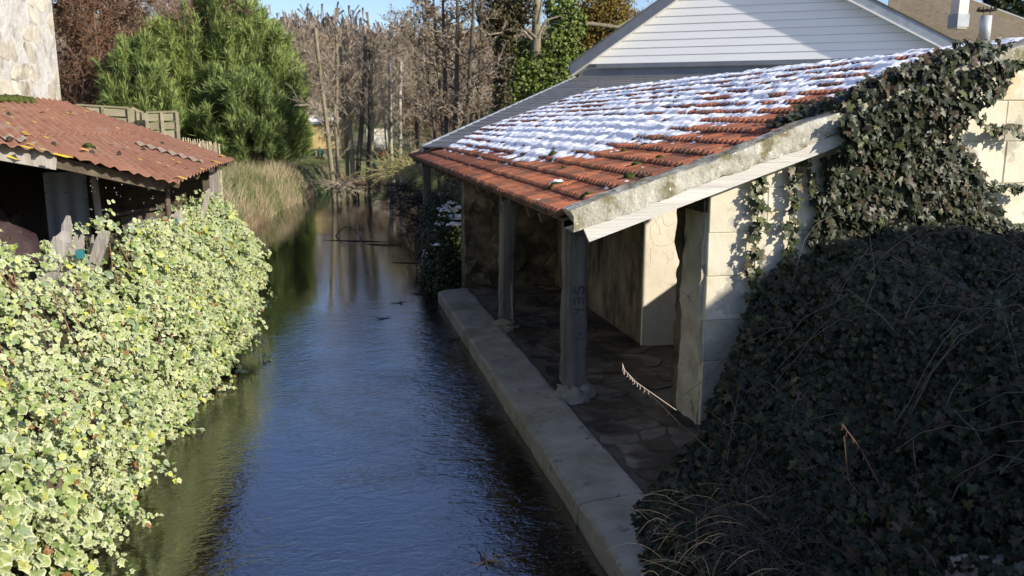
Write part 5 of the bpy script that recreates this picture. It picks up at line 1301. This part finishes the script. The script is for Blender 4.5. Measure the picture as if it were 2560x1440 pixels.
# flashing and lower slate roof
g_l, g_r = huv(1492, 170), huv(2200, 142)
MB().prism([HU(g_l[0], gb0 - .16, .04), HU(uR, gb0 - .16, .04), HU(uR, gb0 - .01, .04), HU(g_l[0], gb0 - .01, .04)], nh * .05).build('flashing', M['darkzinc'], hs)
A_ = onh(1440, 193); d = ray(1205, 300); tt_ = np.linalg.solve(np.array([[d[0], -nh[0]], [d[1], -nh[1]]]), (A_ - CAMP)[:2]); B_ = CAMP + tt_[0] * d
run = tt_[1]; drop = (A_[2] - B_[2]) / run
uA = (A_ - W0) @ u_; zA = A_[2]
ext = 4.0
nrow = 26
for k in range(nrow):
    s0 = (run + ext) * k / nrow; s1 = (run + ext) * (k + 1) / nrow + .06
    o1 = -.05; 
    MB().prism([HU(uA, zA - drop * s0 + .0, s0), HU(uA, zA - drop * s1 + .022, s1), HU(uR, zA - drop * s1 + .022, s1), HU(uR, zA - drop * s0, s0)], (0, 0, -.03)).build('slate_course', M['slate'], hs)
MB().prism([HU(uA - .06, zA + .03, 0), HU(uA - .06, zA - drop * (run + ext) + .03, run + ext), HU(uA - .06, zA - drop * (run + ext) - .12, run + ext), HU(uA - .06, zA - .12, 0)], u_ * .055).build('slate_verge', M['zinc'], hs)
MB().prism([HU(uA + .1, 1.0, .1), HU(uR, 1.0, .1), HU(uR, zA - .9, .1), HU(uA + .1, zA - .9, .1)], nh * 3).build('extension_wall', M['cream'], hs)
# house behind with chimney and vent
def ong(px, py, k): d = ray(px, py); return CAMP + d * k
yb_ = 42.0
hb = empty('brown_roofed_house', tuple(ony(2500, 330, yb_)), 'brown roofed house behind the white one, with a pale chimney', 'house')
r0_, r1_, r2_, r3_ = ony(2330, -40, yb_), ony(2640, 75, yb_), ony(2640, 150, yb_ - 6), ony(2200, 150, yb_ - 6)
MB().prism([ony(2230, -75, yb_), ony(2680, 92, yb_), ony(2680, 240, yb_ - 5), ony(2200, 240, yb_ - 5)], (0, .05, -.12)).build('roof', M['brownroof'], hb)
MB().prism([ony(2230, -77, yb_ + .03), ony(2680, 90, yb_ + .03), ony(2680, 94, yb_ + .03), ony(2230, -73, yb_ + .03)], (0, .25, .03)).build('ridge_capping', M['zinc'], hb)
MB().prism([ony(2300, 330, yb_ - 3), ony(2680, 330, yb_ - 3), ony(2680, 240, yb_ - 3), ony(2300, 240, yb_ - 3)], (0, 3, 0)).build('wall', M['cream'], hb)
c0 = onh(2398, 44, -2.5); w_ = .42
ch = MB().box(c0 + np.array([-.2, -.2, -.4]), c0 + np.array([.2, .25, 3.0])).build('chimney', M['cream'], hb); MB().box(c0 + np.array([-.24, -.24, -.35]), c0 + np.array([.24, .29, .12])).build('chimney_flashing', M['zinc'], ch)
v0 = onh(2462, 78, -3.4); vp = MB().tube([v0 - np.array([0, 0, .4]), v0 + np.array([0, 0, .55])], .20, 16).build('vent_pipe', surf('galvanised_pipe', (.4, .42, .44), (.5, .52, .54), 3, .3, 0, spec=.7), hb, True)
hbz = MB()
for k in range(14):
    a_ = 2 * math.pi * k / 14; c = v0 + np.array([.33 * math.cos(a_), .33 * math.sin(a_), .74]); hbz.bar(c, c + np.array([-.05 * math.cos(a_), -.05 * math.sin(a_), .12]), .05, .02, (math.cos(a_ + 1.57), math.sin(a_ + 1.57), 0))
hbz.tube([v0 + np.array([0, 0, .72]), v0 + np.array([0, 0, .76])], .34, 14); hbz.tube([v0 + np.array([-.15, 0, .5]), v0 + np.array([-.15, 0, .74])], .012, 5); hbz.tube([v0 + np.array([.15, 0, .5]), v0 + np.array([.15, 0, .74])], .012, 5)
hbz.build('vent_cowl', M['twigdark'], vp)
# pine above the roofs
pn = empty('pine_tree', tuple(ony(2600, 330, 52)), 'dark pine whose branches hang above the brown roofs', 'tree')
tb = TB(); tb.add(np.array([ony(2640, 330, 52), ony(2640, 0, 52), ony(2640, -200, 52)]), [.3, .25, .15], 8)
for q in [(2480, 5), (2520, 40), (2470, -20), (2555, 75), (2500, -40)]: tb.add(np.array([ony(2640, q[1] - 40, 52), ony((2640 + q[0]) / 2, q[1] - 15, 52), ony(*q, 52)]), [.08, .05, .02], 5)
tb.build('trunk', M['barkdark'], pn)
clumps(pn, [(ony(q, p, 52), (.55, .38)) for q, p in [(2480, 0), (2500, 15), (2520, 35), (2545, 50), (2560, 85), (2475, -15), (2530, 0), (2555, 20), (2580, 60), (2510, -20), (2550, -25), (2600, 100), (2590, 10)]], 6000, [(.012, .022, .010), (.035, .05, .02)], (.05, .28), 75, 'conifer')

# ------------------------------------------------------------------ far bank: shed, wall, house, logs
Yq = 50
ts = empty('tan_shed', tuple(ony(810, 400, Yq)), 'tan boarded shed on posts seen between the alder trunks', 'shed')
A_, B_ = ony(762, 372, Yq), ony(872, 310, Yq)
nb = 14
M['tan'] = surf('tan_boards', (.42, .30, .12), (.56, .42, .19), 5, .8, .4, 20, stretch=(1, 1, .1), rand=.08)
for k in range(nb):
    x = A_[0] + (B_[0] - A_[0]) * k / nb; MB().box((x + .004, Yq, A_[2]), (x + (B_[0] - A_[0]) / nb - .004, Yq + .04, B_[2])).build('wall_board', M['tan'], ts)
for k in range(5):
    x = A_[0] + (B_[0] - A_[0]) * (k + .3) / 5; MB().box((x - .06, Yq + .1, .8), (x + .06, Yq + .22, A_[2] + .05)).build('leg', M['fencewood'], ts)
MB().box((A_[0] - .15, Yq - .2, B_[2] + .002), (B_[0] + .15, Yq + 3, B_[2] + .12)).build('roof', M['darkzinc'], ts)
tag(MB().box((A_[0] - .3, Yq - .15, B_[2] + .125), (A_[0] + 1.3, Yq + 2.9, B_[2] + .30), .06).build('shed_roof_snow', M['snow'], None, False, (A_[0], Yq, B_[2])), 'slab of snow left on the tan shed roof', 'snow', kind='stuff')
MB().box((A_[0], Yq + .05, A_[2]), (A_[0] + .05, Yq + 2.8, B_[2])).build('side_wall', M['tan'], ts)
fh_ = empty('cream_house', tuple(ony(800, 380, 66)), 'cream rendered house half hidden behind the conifers and trunks', 'house')
P0, P1, P2 = ony(700, 310, 66), ony(852, 310, 66), ony(750, 215, 66)
MB().prism([(P0[0], 66, 1), (P1[0], 66, 1), (P1[0], 66, P1[2] + .6), (P2[0], 66, P2[2]), (P0[0], 66, P0[2] + 2)], (0, 6, 0)).build('wall', M['cream'], fh_)
MB().prism([(P2[0], 65.8, P2[2] + .02), (P1[0] + .3, 65.8, P1[2] + .5), (P1[0] + .3, 65.8, P1[2] + .62), (P2[0], 65.8, P2[2] + .16)], (0, 6.4, 0)).build('roof', M['slate'], fh_)
sw = empty('garden_wall', tuple(ony(945, 378, 60)), 'low pale rubble wall beyond the lawn', 'wall')
A_, B_ = ony(918, 378, 60), ony(968, 322, 60); rubble('wall', (A_[0], 60, A_[2] - .3), (1, 0, 0), (0, -1, 0), B_[0] - A_[0], B_[2] - A_[2] + .3, M['rubble_white'], M['rubble_stone'], sw, (.36, .24), 77, .04, .8, .4)
p = ony(957, 378, 52); p[2] = gnd(p[0], 52) + .3
bl_ = MB(); bl_.tube([p + np.array([0, 0, .28 * math.sin(t) - .0]) for t in np.linspace(-1.5, 1.5, 9)], [.3 * math.cos(t) + .002 for t in np.linspace(-1.5, 1.5, 9)], 14); tag(bl_.build('orange_ball', surf('orange_plastic', (.55, .12, .03), (.60, .15, .04), 2, .4, 0), None, True, p), 'small orange ball on the far lawn', 'ball')
for j in range(4):
    for i in range(5 - (j % 2)):
        c = ony(812 + i * 10 + (j % 2) * 5, 404 - j * 8, 48); tag(MB().tube([c, c + np.array([.05, 1.1, 0])], .11, 9).build('log', M['bark'] if (i + j) % 3 else M['barkdark'], None, False, c), 'round log stacked beside the cut trunks', 'log', 'log pile by the tan shed')
mf = empty('mesh_fence', tuple(ony(735, 420, 44)), 'thin green wire fence between hedge and shed', 'fence'); gm = surf('green_wire', (.03, .12, .09), (.04, .16, .12), 3, .5, 0)
for k in range(4):
    c = ony(724 + k * 26, 425, 44 + k * 2); MB().box(c + np.array([-.03, -.03, -.3]), c + np.array([.03, .03, 1.3])).build('post', gm, mf)
tb = TB()
for h in np.linspace(.1, 1.25, 8): tb.add(np.array([ony(724 + k * 26, 425, 44 + k * 2) + np.array([0, 0, h]) for k in range(4)]), .006, 3)
tb.build('wire', gm, mf)
# far green lawn strip
lw_x = [(-3, 45), (1.0, 46), (6, 58), (-6, 60)]
# ------------------------------------------------------------------ bank grass and growth
rg = np.random.default_rng(55)
BL = np.array([(-.5, 0, 0), (.5, 0, 0), (.3, .55, .12), (-.3, .55, .12), (0, 1.0, .38)], float); BF = np.array([(0, 1, 2), (0, 2, 3), (3, 2, 4)])
def grass(name, N, yr, xf, hgt, wid, ca, cb, label, seed, side='L', green=.4, rootcol=None):
    rg = np.random.default_rng(seed); y = rg.uniform(*yr, N); o = rg.uniform(*xf, N) ** 1.0
    x = pw(y, LB) + .12 - o if side == 'L' else pw(y, RB) - .1 + o
    z = gz(x, y) - .02; n = N
    cl = fbm(x * 1.1, y * 1.1, seed + 3, 3)
    h = hgt * (.5 + 1.0 * cl) * rg.uniform(.5, 1.3, n)
    tip = np.stack([rg.normal(.25 if side == 'L' else -.2, .35, n), rg.normal(-.15, .35, n), np.ones(n)], 1); nn = rg.normal(0, 1, (n, 3)); nn[:, 2] *= .2
    R = frames(nn, tip); TV = BL.copy(); V = np.einsum('nij,nkj->nki', R, np.stack([TV * np.array([wid / hh_, 1, 1]) for hh_ in h])) * h[:, None, None] + np.stack([x, y, z], 1)[:, None, :]
    F = (BF[None] + (np.arange(n) * 5)[:, None, None]).reshape(-1, 3)
    g = rg.random((n, 1, 1)); gr = (fbm(x * .7 + 9, y * .7, seed + 8, 3) + rg.normal(0, .1, n) < green)[:, None, None]
    c = np.where(gr, np.array(cb[0]) * (1 - g) + np.array(cb[1]) * g, np.array(ca[0]) * (1 - g) + np.array(ca[1]) * g); c = np.repeat(c, 5, 1)
    return tag(mesh_np(name, V.reshape(-1, 3), F, M['grass'], None, c.reshape(-1, 3)), label, 'grass', kind='stuff')
STRAW = [(.36, .28, .16), (.60, .50, .32)]; GRN = [(.10, .13, .035), (.22, .25, .075)]
grass('dry_grass', 15000, (16.0, 40), (0, 3.4), .48, .014, STRAW, GRN, 'dry straw coloured grass on the sunny bank', 61, 'L', .36)
grass('dry_grass', 5200, (15.9, 30), (-.05, .55), .45, .012, [(.26, .17, .10), (.44, .32, .19)], GRN, 'brown matted sedge hanging into the stream', 62, 'L', .12)
grass('lawn_grass', 9000, (38, 62), (.2, 7), .16, .02, [(.16, .16, .06), (.24, .22, .10)], [(.07, .12, .025), (.13, .20, .04)], 'short green lawn grass on the far bank', 63, 'L', .62)
grass('bank_grass', 5000, (23.5, 42), (0, 3), .38, .014, [(.14, .11, .06), (.24, .19, .10)], [(.05, .07, .02), (.11, .13, .04)], 'brown and green grass on the bank beyond the wash house', 64, 'R', .45)
# tall dead weed stalks at the edge
tb = TB()
for k in range(70):
    y = rg.uniform(16, 26); x = float(pw(y, LB)) - rg.uniform(-.1, .9); z = float(gz(np.array(x), np.array(y))); h = rg.uniform(.5, 1.25); l = rg.normal(0, .18, 2)
    tb.add(np.array([(x, y, z), (x + l[0] * .4, y + l[1] * .4, z + h * .55), (x + l[0], y + l[1], z + h)]), [.007, .005, .002], 4)
tag(tb.build('dead_weed_stalks', M['straw'], None), 'thin dead weed stalks at the stream edge', 'stalks', kind='stuff')
# root tangle under the pale trunks, and the lichened bush on the other bank
def tangle(name, px, py, y, n, L0, mat, label, seed, rad_=.012, sub=4, flat=.5, down=0.0, cat='bush', z0=None):
    rng = np.random.default_rng(seed); c = ony(px, py, y)
    if z0 is not None: c[2] = z0
    root = empty(name, tuple(c), label, cat); t1, t2 = TB(), TB()
    for k in range(n):
        a_ = rng.uniform(0, 6.28); d = np.array([math.cos(a_), math.sin(a_) * .7, rng.uniform(-.2 - down, flat)]); d /= np.linalg.norm(d); l = L0 * rng.uniform(.5, 1.2)
        P = np.array([c + rng.normal(0, .12, 3), c + d * l * .5 + rng.normal(0, .08, 3), c + d * l + rng.normal(0, .12, 3)]); t1.add(P, [rad_ * 1.6, rad_, rad_ * .5], 5)
        for j in range(sub):
            q = rng.uniform(.3, 1); s = P[1] + (P[2] - P[1]) * (q * 2 - 1) if q > .5 else P[0] + (P[1] - P[0]) * q * 2; d2 = d + rng.normal(0, .7, 3); d2 /= np.linalg.norm(d2); t2.add(np.array([s, s + d2 * l * .25, s + d2 * l * .42 + rng.normal(0, .03, 3)]), [rad_ * .7, rad_ * .5, rad_ * .25], 3)
    tag(t1.build('branches', M[mat], root), kind='stuff'); tag(t2.build('twigs', M[mat], root), kind='stuff')
tangle('root_tangle', 850, 462, 37, 38, 1.1, 'twig', 'bleached root tangle at the foot of the pale trunks', 81, .014, 4, .25, .2, 'roots')
tangle('root_tangle', 905, 455, 37.6, 40, 1.3, 'twigred', 'reddish overhanging twigs beneath the alder clump', 82, .012, 4, .45, .3, 'roots')
tangle('lichened_bush', 1040, 425, 30, 46, 1.5, 'twiglichen', 'yellow lichened branching bush hanging over the stream', 83, .016, 6, .5, .1)
tangle('lichened_bush', 1105, 432, 27, 46, 1.1, 'twiglichen', 'yellow lichened bush close under the far roof corner', 84, .013, 6, .6, .0)
tangle('lichened_bush', 985, 425, 34, 34, 1.4, 'twiglichen', 'sparser lichened bush at the foot of the birch pair', 85, .013, 5, .5, .1)
tangle('dark_brush', 1075, 560, 21.5, 60, .9, 'twigdark', 'dark leafless brush on the bank beside the snowy shrub', 89, .009, 6, .7, .2)
tangle('dark_brush', 1050, 500, 26.5, 46, 1.2, 'twigdark', 'dark drooping brush dipping into the stream', 86, .012, 5, .3, .5)
tangle('dark_brush', 1010, 470, 31, 38, 1.3, 'twigdark', 'dark bare branches low over the far water', 87, .012, 5, .35, .4)
# dark evergreen shrub with snow, next to the wash house end
sh = empty('evergreen_shrub', (2.05, 19, .1), 'dark evergreen shrub dusted with snow beside the wash house end', 'shrub')
clumps(sh, [((2.25, 17.0, .55), (.40, .5)), ((2.30, 18.0, .8), (.45, .6)), ((2.45, 19.2, 1.0), (.5, .6)), ((2.2, 16.5, .35), (.35, .4)), ((2.6, 20.4, 1.1), (.5, .6)), ((2.75, 21.6, 1.2), (.5, .5)), ((2.05, 17.4, .35), (.3, .35))], 12000, [(.012, .02, .008), (.05, .062, .022)], (.03, .07), 88)
tb = TB()
for k in range(30):
    y = rg.uniform(16.6, 22); b_ = np.array([2.2, y, .1]); tb.add(np.array([b_, b_ + np.array([rg.normal(-.1, .15), rg.normal(0, .15), .5]), b_ + np.array([rg.normal(-.2, .2), rg.normal(0, .2), 1.1])]), [.012, .008, .004], 4)
tb.build('stems', M['twigdark'], sh)
for k, (px, py, y, r) in enumerate([(1122, 528, 20.3, .20), (1140, 545, 19.8, .18), (1108, 540, 20.5, .14), (1128, 508, 21.0, .12), (1150, 520, 20.4, .12), (1098, 560, 19.5, .12), (1133, 562, 18.8, .13), (1092, 612, 18.0, .07), (1150, 560, 18.8, .08), (1098, 520, 20.6, .05), (1088, 575, 19.4, .07), (1152, 540, 19.6, .1), (1115, 515, 20.8, .1)]):
    lump('snow_clump', ony(px, py, y - .5), r * 1.1, r * .55, M['snow'], 'small clump of snow caught on the evergreen shrub', 'snow', 'snow on the evergreen shrub', None, 700 + k)
sb = empty('stone_pier', tuple(ony(1112, 512, 22.5)), 'small stone pier with a wider cap behind the snowy shrub', 'pier'); c = ony(1112, 512, 22.5)
MB().box(c + np.array([-.12, -.12, -.9]), c + np.array([.12, .12, .22])).build('shaft', M['plinth'], sb); MB().box(c + np.array([-.16, -.16, .222]), c + np.array([.16, .16, .32]), .02).build('cap', M['plinth'], sb)
p, q = ony(1080, 572, 20.2), ony(1056, 655, 18.2)
pb = empty('edging_plank', tuple(q), 'snow dusted plank edging the water beside the evergreen shrub', 'plank'); MB().bar(p, q, .05, .22, (0, 0, 1)).build('plank', M['graywood'], pb); MB().bar(p + np.array([0, 0, .12]), q + np.array([0, 0, .118]), .04, .02, (0, 0, 1)).build('snow_strip', M['snow'], pb)
# branches lying in the water
fb = empty('fallen_branch', tuple(onz(900, 598, WZ)), 'half sunk branch arching out of the water in mid stream', 'branch')
tb = TB()
def arc(px0, px1, py, hgt, r):
    a_, b_ = onz(px0, py, WZ), onz(px1, py + 6, WZ); q = np.linspace(0, 1, 10)[:, None]; P = a_ + (b_ - a_) * q; P[:, 2] += hgt * np.sin(q[:, 0] * math.pi) - .02; tb.add(P, np.linspace(r, r * .6, 10), 5)
arc(838, 905, 590, .32, .018); arc(790, 1010, 600, .03, .02); arc(905, 1020, 610, .04, .018); arc(960, 1080, 655, .03, .015)
tb.build('bough', M['twigdark'], fb)
for k, (px, py, s, label) in enumerate([(1045, 735, .5, 'upright dark twig spray near the kerb end'), (1000, 758, .35, 'low dark twigs floating before the kerb end'), (962, 797, .3, 'small dark twig knot floating in mid stream'), (1085, 770, .35, 'thin dark sprigs beside the end kerb slab'), (1130, 850, .35, 'few wet sprigs under the middle of the kerb'), (1215, 1405, .35, 'clump of dead leaves and twigs in the near water')]):
    c = onz(px, py, WZ); t_ = TB(); rng = np.random.default_rng(900 + k)
    for j in range(9 if k != 5 else 16):
        a_ = rng.uniform(0, 6.28); d = np.array([math.cos(a_), math.sin(a_), rng.uniform(.02, .5 if k in (0, 3, 4) else .12)]) * s * rng.uniform(.3, .8); t_.add(np.array([c + d * -.2 * np.array([1, 1, 0]), c + d * .5 + rng.normal(0, .02, 3), c + d]), [.006, .005, .002], 4)
    tag(t_.build('floating_twig', M['twigdark'], None, True, c), label, 'twig', 'twigs in the water')

# ------------------------------------------------------------------ the bridge one stands on
bg = empty('stone_bridge', (0, .6, 1.5), 'stone bridge with a low parapet spanning the stream', 'bridge')
MB().box((-7, -3.2, 1.45), (9, 1.3, 1.8)).build('deck', M['plinth'], bg)
for k in range(15): MB().box((-6 + k * .95, .92, 1.802), (-6 + k * .95 + .93, 1.28, 2.45 + rnd.uniform(-.01, .01)), .015).build('parapet_stone', M['plinth'], bg)
for x0, x1 in ((-7, -2.6), (2.5, 9)): MB().box((x0, -3.1, -.4), (x1, 1.2, 1.448)).build('abutment', M['limestone_rough'], bg)
# ------------------------------------------------------------------ the neighbouring house out of view that shades the near bank
nb = empty('neighbour_house', (14, -2.6, 1.5), 'plain house on the bridge side whose shadow falls on the ivy bank', 'house')
hx0, hx1, hy0, hy1, hz = 10.2, 17.8, -8.5, 2.42, 6.04
MB().box((hx0 + .3, hy0 + .3, .5), (hx1 - .3, hy1 - .3, hz - .05)).build('wall', M['cream'], nb)
mx, r_ = (hx0 + hx1) / 2, 1.5
MB().add([(hx0, hy0, hz), (hx1, hy0, hz), (hx1, hy1, hz), (hx0, hy1, hz), (mx, hy0 + 3.8, hz + r_), (mx, hy1 - 3.8, hz + r_)], [(3, 2, 1, 0), (0, 1, 4), (1, 2, 5, 4), (2, 3, 5), (3, 0, 4, 5)]).build('roof', M['slate'], nb)
